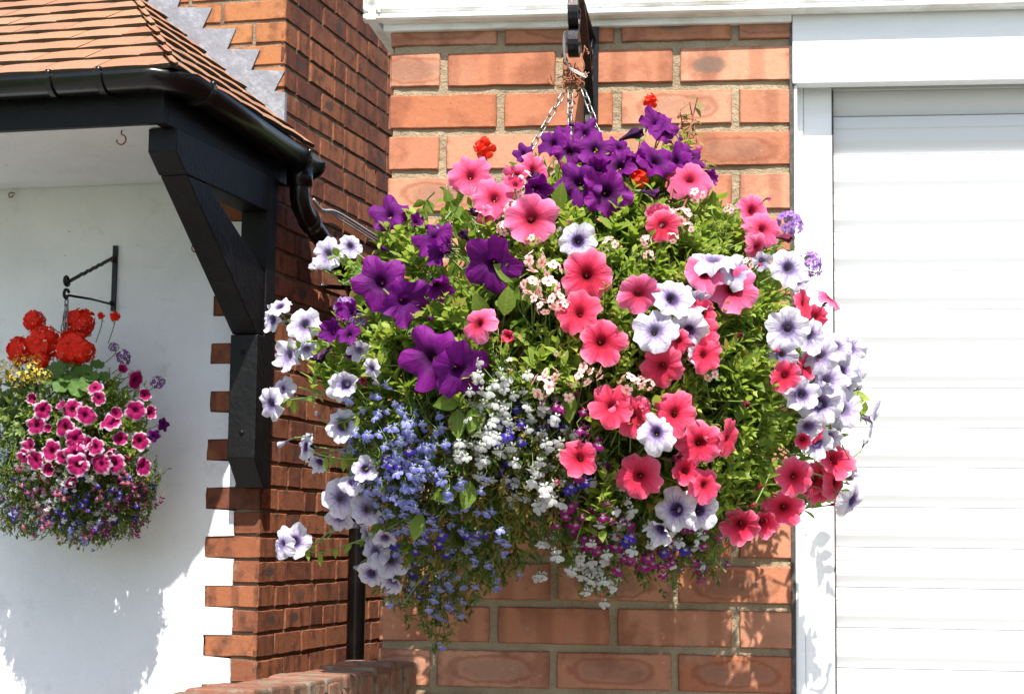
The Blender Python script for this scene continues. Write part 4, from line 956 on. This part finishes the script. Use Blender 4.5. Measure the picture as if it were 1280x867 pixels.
pet('violet veined white petunia trailing far left of the large basket on long stems', 'white',
    [(440, 480, 30, 8), (470, 440, 30, 6), (425, 330, 14, 4), (440, 590, 14, 4), (480, 560, 22, 5), (500, 500, 30, 8)],
    [(411, 318, 40, 0, -.4, .2), (438, 308, 30, 0, .1, .15), (351, 381, 30, 2, -.3, .6), (379, 408, 42, 0, -.1, .1), (345, 403, 36, 1, -.75, .1), (359, 440, 42, 1, -.5, .1), (379, 436, 28, 4, .2, -.4), (340, 506, 40, 2, -.8, -.2), (354, 487, 30, 2, -.4, .5), (425, 528, 44, 0, -.45, .15), (432, 487, 40, 4, -.3, -.2), (376, 561, 34, 0, -.93, .1), (400, 580, 30, 4, -.5, -.6), (433, 626, 46, 0, .1, .2), (455, 585, 36, 1, 0, .2), (365, 678, 46, 1, .2, .2), (348, 684, 34, 2, -.8, .1), (425, 645, 34, 3, -.2, -.4), (437, 600, 30, 2, .1, .4), (452, 470, 30, 'w'), (448, 435, 32, 3, -.2, -.5), (462, 455, 24, 2), (418, 487, 34, 2, -.3, .3), (398, 330, 22, 2)],
    [[(345, 500), (375, 498), (410, 490), (450, 470), (490, 450)], [(380, 558), (400, 568), (430, 573), (460, 570), (500, 550)], [(372, 685), (400, 690), (435, 680), (475, 665), (520, 640)], [(372, 408), (395, 410), (430, 420), (470, 430)], [(418, 318), (440, 330), (470, 350), (500, 370)], [(428, 530), (450, 515), (480, 500)], [(360, 440), (385, 432), (420, 435)]])
pet('pale petunia low at the left of the large basket, before the black downpipe', 'white',
    [(475, 640, 18, 4), (500, 690, 18, 3)], [(486, 700, 48, 0, .15, .1), (466, 690, 38, 2, -.5, .2), (470, 714, 34, 3, -.3, -.3), (492, 728, 34, 4, -.1, -.5), (460, 640, 40, 2, .1, .2), (458, 665, 28, 3), (478, 670, 30, 1)])
pet('white petunia with dark violet throats in the centre of the large basket', 'white',
    [(850, 400, 35, 10), (830, 480, 30, 8), (790, 420, 24, 6), (740, 310, 26, 7)],
    [(728, 305, 46, 0, -.1, .15), (838, 373, 50, 0, 0, .1), (820, 417, 56, 0, -.05, .05), (862, 408, 42, 2, -.3, -.5), (866, 442, 40, 3, .8, -.2), (818, 544, 48, 2, -.15, .35), (888, 327, 50, 2, 0, .7), (915, 340, 44, 2, .5, .2), (852, 365, 30, 3), (870, 375, 34, 4, .3, .2)])
pet('two open white petunia blooms low in the large basket, over magenta lobelia', 'white',
    [(850, 650, 20, 4), (870, 600, 18, 4)], [(844, 633, 52, 0, -.1, .15), (877, 629, 48, 0, .15, .1), (823, 661, 42, 4, -.6, -.4), (860, 650, 30, 2)])
pet('white petunia crowding the right edge of the large basket, against the shutter', 'white',
    [(1000, 440, 25, 8), (1020, 520, 24, 8), (985, 520, 28, 8), (1040, 470, 22, 5), (1048, 590, 12, 4), (1075, 500, 8, 2)],
    [(984, 336, 46, 0, .1, .15), (956, 322, 26, 1, 0, .3), (983, 411, 52, 0, 0, .1), (1013, 424, 44, 0, .2, -.1), (1058, 436, 46, 0, .15, .1), (1034, 475, 52, 1, .1, .3), (1026, 500, 50, 0, .1, .1), (996, 496, 48, 1, -.2, .2), (1056, 508, 48, 0, .3, .1), (1050, 470, 44, 3, .3, 0), (1024, 552, 44, 1, .1, .1), (1094, 523, 46, 0, .92, 0), (1064, 626, 50, 2, .8, -.35), (1068, 460, 38, 2, .7, .2), (1010, 530, 40, 4, 0, -.4), (975, 442, 38, 2, -.3, -.2), (1022, 445, 44, 2, 0, -.1), (1062, 482, 40, 3, .6, -.2), (1040, 545, 38, 4, .3, -.3), (1045, 435, 36, 2, -.2, .3), (1070, 600, 32, 4, .7, .2), (1003, 352, 28, 3), (1035, 520, 36, 2)],
    [[(1085, 520), (1065, 515), (1040, 510), (1000, 500)], [(1062, 605), (1045, 600), (1010, 590), (970, 590)], [(1060, 625), (1030, 600), (990, 580)]])
# filler foliage, thick in the middle and right, that hides the bowl
par = plant('leafy_filler_plant', 'dense small leaved green foliage filling the right half of the large basket', 'plant', B1, (900, 450)); mb = MB()
shoots(mb, B1, [(900, 440, 65, 90), (940, 500, 55, 70), (870, 500, 55, 60), (960, 420, 45, 40), (930, 570, 50, 50), (900, 620, 45, 40), (960, 600, 40, 30), (850, 330, 60, 40), (800, 340, 50, 26), (920, 290, 45, 32), (970, 350, 35, 20), (880, 650, 30, 14)], .019, .010, ln=.1, n=12, ins=(-.01, .09), up=.15)
finish(mb, par, 'lf_mid')
par = plant('trailing_foliage_plant', 'lime green leafy shoots showing between the blooms at the left of the large basket', 'plant', B1, (540, 400)); mb = MB()
shoots(mb, B1, [(500, 290, 30, 14), (770, 200, 30, 7), (700, 215, 26, 6), (850, 190, 24, 6), (560, 390, 60, 22), (450, 425, 40, 20), (650, 460, 30, 5), (700, 290, 40, 14), (650, 320, 30, 5), (740, 200, 40, 8), (800, 250, 34, 12), (840, 200, 26, 8), (600, 300, 24, 8), (700, 445, 34, 10), (560, 470, 30, 8), (410, 445, 20, 6)], .034, .019, n=10, ins=(-.022, .01), tt=.35, up=.5)
finish(mb, par)
par = plant('trailing_foliage_plant', 'lime green leafy shoots showing between the blooms at the right of the large basket', 'plant', B1, (860, 440)); mb = MB()
shoots(mb, B1, [(850, 300, 50, 18), (900, 290, 40, 14), (780, 330, 40, 12), (770, 420, 36, 14), (900, 420, 60, 24), (950, 480, 40, 16), (800, 480, 40, 14), (900, 600, 40, 14), (760, 610, 24, 8), (950, 560, 40, 14), (960, 370, 30, 10), (850, 500, 40, 12)], .028, .016, n=10, ins=(-.022, .01), tt=.3, up=.5)
finish(mb, par)
par = plant('leafy_filler_plant', 'dark green undergrowth deep in the left half of the large basket', 'plant', B1, (620, 400)); mb = MB()
shoots(mb, B1, [(620, 380, 70, 30), (720, 320, 80, 36), (720, 430, 80, 34), (560, 440, 60, 26), (820, 420, 80, 46), (830, 560, 80, 44), (680, 510, 60, 26), (560, 500, 50, 16), (860, 250, 40, 12), (640, 270, 40, 12), (760, 240, 50, 16), (500, 400, 40, 14), (740, 610, 50, 12), (620, 600, 70, 14)], .032, .020, ln=.1, n=9, ins=(.04, .16), up=.2)
# the far side, facing the wall
for _ in range(420):
    a = rnd.uniform(0, 6.28); q = math.sqrt(rnd.random()) * .86; x = B1.c[0] + 8 + q * B1.r[0] * math.cos(a); y = B1.c[1] - 20 + q * B1.r[1] * .92 * math.sin(a)
    p = P(x, y, YC + .20 * math.sqrt(1 - q * q) + rnd.uniform(-.1, .04)); o = (Vector(((x - 712) / 350, .5, .3)) + rv(.3)).normalized(); shoot(mb, p - o * .08, p, 9, .03, .019)
finish(mb, par, 'lf_mid')
# large leaves
par = plant('broad_leaved_plant', 'broad glossy green leaves beside the big purple blooms in the large basket', 'plant', B1, (590, 500)); mb = MB()
for (x, y, a) in ((578, 495, 200), (610, 492, 300), (600, 505, 250), (560, 400, 0), (628, 355, 60), (640, 370, 20), (800, 430, 40), (572, 510, 270), (630, 395, 80), (700, 265, 90), (528, 640, 250), (588, 600, 260), (575, 610, 200), (610, 400, 120), (660, 380, 70), (650, 350, 150), (750, 480, 290), (715, 490, 260)):
    p = B1.surf(x, y, .01); d = cr * math.cos(R_(a)) + cu * math.sin(R_(a)) - fwd * .3; leaf(mb, p, d, (-fwd + rv(.3)).normalized(), .045, .028, (.7, .15, .5), curl=.15); mb.tube([p, p - d * .02 + fwd * .05], .0012, 4, cap=False, mat=1)
finish(mb, par, 'lf_pet')
# geranium sprigs
gG = 'scarlet geraniums in the large hanging basket'
def sprig(label, items, leaves, bk=B1, big=False, group=None):
    par = plant('geranium_plant', label, 'plant', bk, items[0][:2], group); mb = MB()
    for (x, y, d, fx, fy, m_) in items:
        p = bk.surf(x, y, .0); sz = pxm(bk, x, y, d) / 2 * (1.15 if bk is B2 else 1); f = bk.face(x, y, fx, fy); place(m_, par, p, f, sz * 1.05, 'flower_head')
        foot = bk.surf(x + (bk.c[0] - x) * .15, y + (80 if not big else 34), .05); mb.tube(smooth_pts([p - f * sz * .4, p - f * sz - Vector((0, 0, .02)), foot], 3), .0016, 5, cap=False, mat=1)
    for (x, y, d) in leaves:
        p = bk.surf(x, y, rnd.uniform(0, .02)); sz = pxm(bk, x, y, d); n = (bk.face(x, y) + Vector((0, 0, .6)) + rv(.25)).normalized(); X = n.orthogonal().normalized(); Y = n.cross(X); K = 22
        vs = [p - n * sz * .1] + [p + (X * math.cos(6.2832 * k / K) + Y * math.sin(6.2832 * k / K)) * sz * .5 * (1 + .07 * math.cos(7 * 6.2832 * k / K)) + n * sz * .06 * math.cos(7 * 6.2832 * k / K + 1) for k in range(K)]
        mb.add(vs, [(0, 1 + k, 1 + (k + 1) % K) for k in range(K)], 0, [(.5, 0)] + [(0, 1)] * K, (rnd.random(), rnd.random() * .4, .5), smooth=True)
        mb.tube([p, p - n * .03 - Vector((0, 0, .02))], .0012, 4, cap=False, mat=1)
    finish(mb, par, 'lf_ger'); return par
sprig('scarlet geranium sprig at the upper left of the large basket, above the first pink petunia', [(606, 185, 38, -.1, .5, GS[0])], [(612, 235, 14)], group=gG)
sprig('single scarlet geranium bloom standing highest at the top right of the large basket', [(813, 126, 28, .1, .4, GS[1])], [(800, 175, 14)], group=gG)
sprig('scarlet geranium half hidden among the purple petunias at the top of the large basket', [(748, 212, 26, 0, .2, GS[0]), (798, 222, 34, .1, .3, GS[1]), (635, 422, 22, .2, 0, GS[1])], [(770, 250, 16)], group=gG)
# fuchsia shoots
par = plant('fuchsia_plant', 'upright fuchsia shoots with red stems and pink buds atop the large basket', 'plant', B1, (865, 210)); mb = MB(); mf = []
for pts in ([(872, 122), (865, 150), (858, 180), (845, 215), (838, 250)], [(882, 200), (872, 225), (858, 250), (850, 270)], [(862, 128), (868, 160), (874, 195), (866, 230)], [(850, 140), (855, 165), (860, 190)], [(845, 178), (838, 205), (832, 235)]):
    q = smooth_pts([B1.surf(x, y, 0) for x, y in pts], 4); mb.tube(q, [.0009 + .0011 * i / len(q) for i in range(len(q))], 5, cap=False, mat=1)
    for i in range(15):
        t = rnd.uniform(0, .9) * (len(q) - 1); k = int(t); p = q[k]; leaf(mb, p, (rv(.6) + cr * rnd.choice((-1, 1))).normalized(), (Vector((0, 0, 1)) - fwd * .4).normalized(), rnd.uniform(.014, .024), rnd.uniform(.007, .012), (rnd.random(), rnd.random(), rnd.random()), curl=.3)
    mf.append(q)
finish(mb, par, 'lf_fus', 'stem_red')
budm = MB(); 
_vs = []; 
budm.tube([(0, 0, 0), (0, 0, -.3), (0, 0, -.8), (0, 0, -1.4), (0, 0, -2.0)], [.08, .12, .34, .40, .08], 8); budm.tube([(0, 0, .0), (.05, 0, .9)], [.05, .05], 4, mat=1); bum = mesh_of(budm, 'fuchsia_bud', [PT['bud'], M['stem_red']])
for k in range(26):
    q = rnd.choice(mf); p = q[int(rnd.uniform(0, .75) * len(q))] + rv(.004); o = place(bum, par, p - Vector((0, 0, .006)), (Vector((0, 0, 1)) + rv(.5)).normalized(), .0065, 'bud')
# verbena
def verbena(label, items, kind, bk, grp, reg):
    par = plant('verbena_plant', label, 'plant', bk, items[0][:2], grp); mb = MB()
    for (x, y, d, fx, fy) in items:
        p = bk.surf(x, y, -.0); sz = pxm(bk, x, y, d) / 2; f = bk.face(x, y, fx, fy); place(rnd.choice(VM[kind]), par, p, f, sz, 'flower_head')
        mb.tube(smooth_pts([p - f * sz * .5, p - f * sz * 1.8, bk.surf(x + (bk.c[0] - x) * .2, y + 20, .06)], 3), .0014, 5, cap=False, mat=1)
    shoots(mb, bk, reg, .018, .007, ln=.06, n=7); finish(mb, par, 'lf_mid'); return par
gV = 'verbena plants in the large hanging basket'
verbena('lilac verbena with two flower heads at the upper right of the large basket', [(986, 281, 46, .2, .5), (1012, 332, 42, .5, .2)], 'verb', B1, gV, [(985, 305, 14, 4), (960, 300, 18, 4)])
verbena('violet verbena at the left of the large basket, among the first purple petunias', [(432, 385, 36, -.4, .3), (448, 402, 30, -.2, -.1)], 'verb', B1, gV, [(450, 410, 16, 4)])
# blush pink sprigs
gD = 'small flowered blush plants in the large hanging basket'
def blush(label, items):
    par = plant('diascia_plant', label, 'plant', B1, items[0][:2], gD); mb = MB()
    for (x, y, d) in items:
        p = B1.surf(x, y, .0); sz = pxm(B1, x, y, d) / 2 * 1.3; p = B1.surf(x, y, -.02); f = (B1.face(x, y) + rv(.2)).normalized(); place(rnd.choice(DM), par, p, f, sz, 'flower_spray')
        mb.tube(smooth_pts([p - f * sz * .5, p - f * .02 - Vector((0, 0, .01)), B1.surf(x + rnd.uniform(-10, 10), y + 50, .05)], 3), .0009, 4, cap=False, mat=1)
    shoots(mb, B1, [(items[len(items) // 2][0], items[len(items) // 2][1] + 20, 30, 8)], .014, .005, ln=.07, n=8); finish(mb, par, 'lf_mid')
blush('pale blush sprays at the left centre of the large basket, beside the big purple bloom', [(670, 326, 30), (662, 358, 26), (690, 340, 28), (684, 362, 34), (662, 374, 22), (694, 378, 26), (680, 386, 20), (704, 380, 20)])
blush('pale blush sprays between the first pink petunias at the upper left of the large basket', [(640, 262, 26), (650, 228, 34), (598, 272, 20), (630, 285, 22), (655, 245, 28), (566, 235, 16), (668, 300, 18), (600, 240, 16), (762, 304, 22)])
blush('pale blush sprays at the upper right of the large basket, under the scarlet bloom', [(852, 270, 28), (838, 268, 20), (822, 277, 22), (840, 295, 18), (806, 302, 18), (912, 262, 16), (872, 245, 22), (860, 284, 18), (935, 330, 18), (812, 320, 16)])
blush('pale blush sprays below the middle of the large basket, above the white lobelia', [(738, 460, 32), (728, 470, 24), (680, 482, 34), (708, 490, 28), (788, 478, 30), (690, 470, 24), (810, 480, 16), (745, 466, 22), (640, 455, 18), (886, 452, 28), (888, 466, 22), (700, 440, 16), (800, 478, 18)])
# lobelia
gL = 'trailing lobelia in the large hanging basket'
lobelia('lobelia_plant', 'pale blue lobelia at the left of the large basket, behind trailing white petunia', B1, [(495, 560, 50), (530, 535, 36), (480, 600, 36), (525, 600, 46), (560, 570, 26)], ['blue'] * 9 + ['indigo'], 100, .0112, gL)
lobelia('lobelia_plant', 'pale blue lobelia hanging in a long tail at the lower left of the large basket', B1, [(550, 660, 55), (500, 650, 34), (560, 720, 50), (610, 690, 40), (545, 765, 36), (500, 725, 28), (600, 640, 36)], ['blue'] * 14 + ['indigo'], 100, .0115, gL, dry=.2, extra_threads=1.4)
lobelia('lobelia_plant', 'white lobelia massed under the big purple blooms of the large basket', B1, [(625, 500, 40), (640, 530, 50), (600, 480, 26), (670, 510, 36)], ['wlob'] * 16 + ['indigo'], 72, .0126, gL, extra_threads=1.5)
lobelia('lobelia_plant', 'white lobelia low in the middle of the large basket, among dry brown stems', B1, [(650, 585, 50), (690, 590, 40), (620, 580, 36), (670, 640, 36), (700, 560, 26)], ['wlob'] * 12 + ['indigo', 'plob'], 70, .0126, gL, dry=.4, extra_threads=1.7)
lobelia('lobelia_plant', 'white lobelia at the bottom of the large basket, among the magenta flowers', B1, [(745, 700, 30), (760, 722, 22), (795, 640, 26), (735, 728, 18), (780, 660, 26), (700, 690, 30)], ['wlob'], 56, .0125, gL, dry=.3)
lobelia('lobelia_plant', 'magenta lobelia along the bottom edge of the large basket, against the orange bricks', B1, [(820, 690, 42), (860, 680, 40), (780, 690, 36), (890, 665, 26), (730, 650, 32), (880, 700, 20)], ['mag'] * 9 + ['indigo', 'wlob'], 96, .0118, gL, dry=.25, extra_threads=1.3)
lobelia('lobelia_plant', 'fine white lobelia at the centre left of the large basket, below the dark leaves', B1, [(600, 530, 34), (640, 480, 30), (590, 560, 30), (660, 545, 36), (610, 500, 30)], ['wlob'], 40, .0118, gL)
lobelia('lobelia_plant', 'pale blue lobelia nearest the downpipe at the left edge of the large basket', B1, [(460, 560, 30), (480, 620, 34), (510, 580, 36), (470, 520, 26), (520, 520, 26)], ['blue'], 76, .0108, gL)
lobelia('lobelia_plant', 'magenta and indigo lobelia deep between the coral petunias of the large basket', B1, [(725, 560, 28), (740, 605, 32), (705, 545, 24), (770, 640, 30), (720, 620, 24), (695, 500, 18)], ['mag', 'mag', 'mag', 'indigo', 'wlob'], 62, .0112, gL, extra_threads=1.3)

# ------------------------------------------------------------------ LEFT BASKET
ub2 = H.on_v(143, 350, .004)[0]
z_t = H.on_v(144, 307, .004)[1]; z_b = H.on_v(143, 389, .004)[1]
vE = H.on_u(84, 358, ub2)[0]
ztip = H.p(0, 0, H.on_u(84, 356, ub2)[1]).z; zat = H.on_v(143, 322, 0)[1]; zbt = H.on_v(143, 381, 0)[1]
br2 = thing('wall_bracket', H.p(ub2, 0, z_b), 'small black triangular iron bracket on the white rendered wall at the left', 'wall bracket')
mb = MB(); mb.box(H, ub2 - .008, ub2 + .008, .0008, .008, z_b, z_t); mb.build('back_plate', M['iron'], br2, bevel=.001)
mb = MB(); n = 24; mb.tube([H.p(ub2 + .002 * math.sin(i * 2.2) * (6 < i < 18), .01 + (vE - .01) * i / n, zat + (ztip + .008 - zat) * i / n + .002 * math.cos(i * 2.2) * (6 < i < 18)) for i in range(n + 1)], .0058, 6); mb.build('arm', M['iron'], br2)
mb = MB(); mb.tube([H.p(ub2, .01, zbt), H.p(ub2, vE * .5, (zbt + ztip) / 2 - .012), H.p(ub2, vE - .01, ztip - .03)], .004, 6); mb.build('brace', M['iron'], br2)
for zc_, s_ in ((ztip + .014, 1), (ztip - .03, -1)):
    mb = MB(); mb.tube([H.p(ub2, vE + .004 + .018 * (1 - i / 22) * math.cos(a), zc_ + s_ * .018 * (1 - i / 22) * math.sin(a)) for i, a in enumerate([R_(k) for k in range(-150, 200, 24)])], .005, 6); mb.build('scroll', M['iron'], br2)
for zz in (zat - .012, zbt + .004):
    mb = MB(); c = H.p(ub2, .009, zz); mb.tube([c, c + H.v * .012], .007, 8); mb.build('bolt', M['iron'], br2)
hb2 = thing('hanging_basket', pt2(84, 560, 0), 'smaller hanging basket hung on the white wall at the far left, hidden by its flowers', 'hanging basket')
tipp = H.p(ub2, vE, ztip - .045)
for (x, y, d) in ((72, 440, .05), (80, 450, .1), (76, 450, -.05), (84, 440, -.08)): chain(hb2, tipp, pt2(x, y + 20, d), .022, .0018, .0055)
bc2 = pt2(84, 545, -.02); mb = MB(); vs = []
for i in range(9):
    t = i / 8 * math.pi / 2
    for j in range(nb):
        a = 6.2832 * j / nb; r_ = .15 * math.cos(t); vs.append(bc2 + Vector((r_ * math.cos(a), r_ * math.sin(a), -.14 * math.sin(t) + .05)))
mb.add(vs, [(i * nb + j, i * nb + (j + 1) % nb, (i + 1) * nb + (j + 1) % nb, (i + 1) * nb + j) for i in range(8) for j in range(nb)] + [tuple(range(nb - 1, -1, -1))], smooth=True); mb.build('moss_liner', M['moss'], hb2)

sprig('round scarlet geranium heads crowning the smaller basket on the white wall', [(43, 401, 28, -.2, .5, GM[1]), (55, 428, 46, 0, .2, GM[0]), (28, 438, 40, -.3, .1, GM[1]), (90, 436, 46, .1, .1, GM[0]), (101, 405, 40, .2, .35, GM[1]), (144, 395, 16, .3, .3, GS[0]), (126, 394, 12, 0, .4, GS[1]), (104, 440, 32, .3, 0, GM[0]), (52, 450, 22, 0, -.1, GM[1])],
    [(70, 462, 26), (88, 470, 28), (105, 462, 24), (78, 480, 26), (97, 485, 24), (115, 470, 20), (62, 475, 22), (122, 455, 18), (84, 455, 20), (130, 470, 16), (108, 480, 22)], B2, True)
par = plant('calceolaria_plant', 'yellow flowered plant with pale leaves at the far left of the smaller basket', 'plant', B2, (20, 480)); mb = MB()
for (x, y, d) in ((10, 462, 22), (26, 455, 20), (42, 465, 20), (20, 472, 18), (45, 452, 16), (-5, 470, 22), (55, 470, 16), (34, 472, 16), (-12, 460, 20)): place(YM[0], par, B2.surf(x, y, -.05), B2.face(x, y, .1, .3), pxm(B2, x, y, d) / 2 * 1.5, 'flower_head')
shoots(mb, B2, [(15, 500, 32, 26), (0, 530, 26, 16), (40, 485, 20, 10), (-15, 500, 30, 16)], .036, .022, ln=.07, n=8, ins=(0, .05)); finish(mb, par, 'lf_pale')
g2 = 'magenta petunias with white edges in the smaller basket'
def pet2(label, regs, fl, kind='bicolour'):
    par = plant('petunia_plant', label, 'plant', B2, regs[0][:2], g2); mb = MB(); shoots(mb, B2, regs, .024, .013, ln=.06, n=8, ins=(0, .05)); petunias(par, B2, fl, mb, kind, .0); finish(mb, par)
pet2('magenta petunia with white edges in the middle of the smaller basket', [(85, 530, 40, 26), (60, 510, 26, 12), (100, 570, 32, 14), (110, 505, 28, 16), (50, 560, 26, 10)],
    [(42, 498, 20, 4), (55, 510, 24, 2), (46, 532, 26, 0), (89, 509, 27, 3), (106, 518, 30, 0), (80, 533, 28, 0), (98, 550, 27, 2), (94, 565, 28, 0), (37, 558, 25, 1), (45, 575, 27, 3), (65, 566, 29, 0), (113, 565, 24, 2), (98, 583, 28, 2), (92, 603, 20, 1), (79, 572, 24, 0), (32, 574, 20, 2), (59, 588, 22, 4), (62, 532, 14, 4), (110, 550, 22, 1), (80, 505, 18, 4)])
pet2('magenta petunia with white edges at the right of the smaller basket', [(150, 500, 28, 18), (160, 550, 28, 16), (130, 480, 20, 10), (175, 520, 20, 8), (140, 570, 20, 8)],
    [(137, 528, 29, 0), (126, 576, 28, 2), (144, 580, 24, 2), (150, 548, 22, 1), (175, 552, 25, 0, .3, 0), (172, 513, 27, 3, .2, 0), (170, 473, 27, 0), (179, 583, 26, 1, .7, .1), (124, 499, 19, 1), (120, 557, 22, 2), (153, 459, 16, 4), (183, 496, 20, 4), (187, 518, 22, 4, .6, 0), (140, 565, 18, 4), (120, 482, 20, 2, 0, .6), (141, 516, 20, 4), (162, 575, 14, 'w'), (205, 528, 18, 'purple', .8, 0), (195, 541, 18, 'purple', .5, -.3)])
verbena('small violet verbena heads at the right of the smaller basket', [(155, 446, 24, 0, .3), (197, 478, 22, .3, .2), (142, 434, 16, 0, .5)], 'verbd', B2, None, [(150, 470, 18, 6), (180, 490, 14, 4)])
g3 = 'mixed lobelia hanging from the smaller basket'
lobelia('lobelia_plant', 'white and rose lobelia in the middle of the smaller basket, under the white edged petunias', B2, [(60, 600, 28), (100, 605, 28), (140, 600, 24), (30, 585, 26), (80, 625, 30)], ['wlob', 'plob', 'wlob', 'indigo'], 100, .012, g3, hang=(.03, .06))
lobelia('lobelia_plant', 'indigo lobelia along the bottom fringe of the smaller basket', B2, [(50, 655, 20), (90, 665, 18), (20, 650, 20), (120, 665, 18), (160, 650, 18), (185, 620, 14)], ['indigo', 'mag', 'plob', 'blue'], 90, .011, g3, hang=(.03, .08), dry=.2)
lobelia('lobelia_plant', 'blue and white lobelia at the lower left of the smaller basket', B2, [(20, 600, 32), (50, 615, 30), (5, 575, 26), (30, 640, 24), (-15, 610, 30)], ['blue', 'blue', 'indigo', 'wlob', 'wlob', 'plob'], 100, .0125, g3, hang=(.03, .08), extra_threads=1.2)
lobelia('lobelia_plant', 'indigo and white lobelia beneath the magenta petunias of the smaller basket', B2, [(95, 620, 34), (75, 640, 28), (120, 635, 30), (100, 650, 24), (60, 620, 22)], ['indigo', 'wlob', 'wlob', 'indigo', 'plob'], 100, .0125, g3, hang=(.03, .08), extra_threads=1.2)
lobelia('lobelia_plant', 'dark magenta lobelia at the lower right of the smaller basket, nearest the brick corner', B2, [(155, 615, 30), (140, 645, 28), (175, 605, 22), (130, 660, 16), (165, 640, 24)], ['mag', 'indigo', 'mag', 'verbd_', 'wlob'][:3] + ['wlob'], 100, .0115, g3, hang=(.03, .08), extra_threads=1.2)
par = plant('leafy_filler_plant', 'green undergrowth inside the smaller basket on the white wall', 'plant', B2, (84, 540)); mb = MB()
shoots(mb, B2, [(84, 540, 85, 110), (84, 600, 70, 50), (60, 490, 60, 40)], .026, .016, ln=.07, n=8, ins=(.04, .12))
for _ in range(120):
    a = rnd.uniform(0, 6.28); q = math.sqrt(rnd.random()) * .85; p = pt2(84 + q * 115 * math.cos(a), 555 + q * 120 * math.sin(a), -.14 * math.sqrt(1 - q * q) + rnd.uniform(0, .06)); o = (rv(.6) - H.v * .5 + Vector((0, 0, .3))).normalized(); shoot(mb, p - o * .05, p, 8, .03, .019)
finish(mb, par, 'lf_mid')
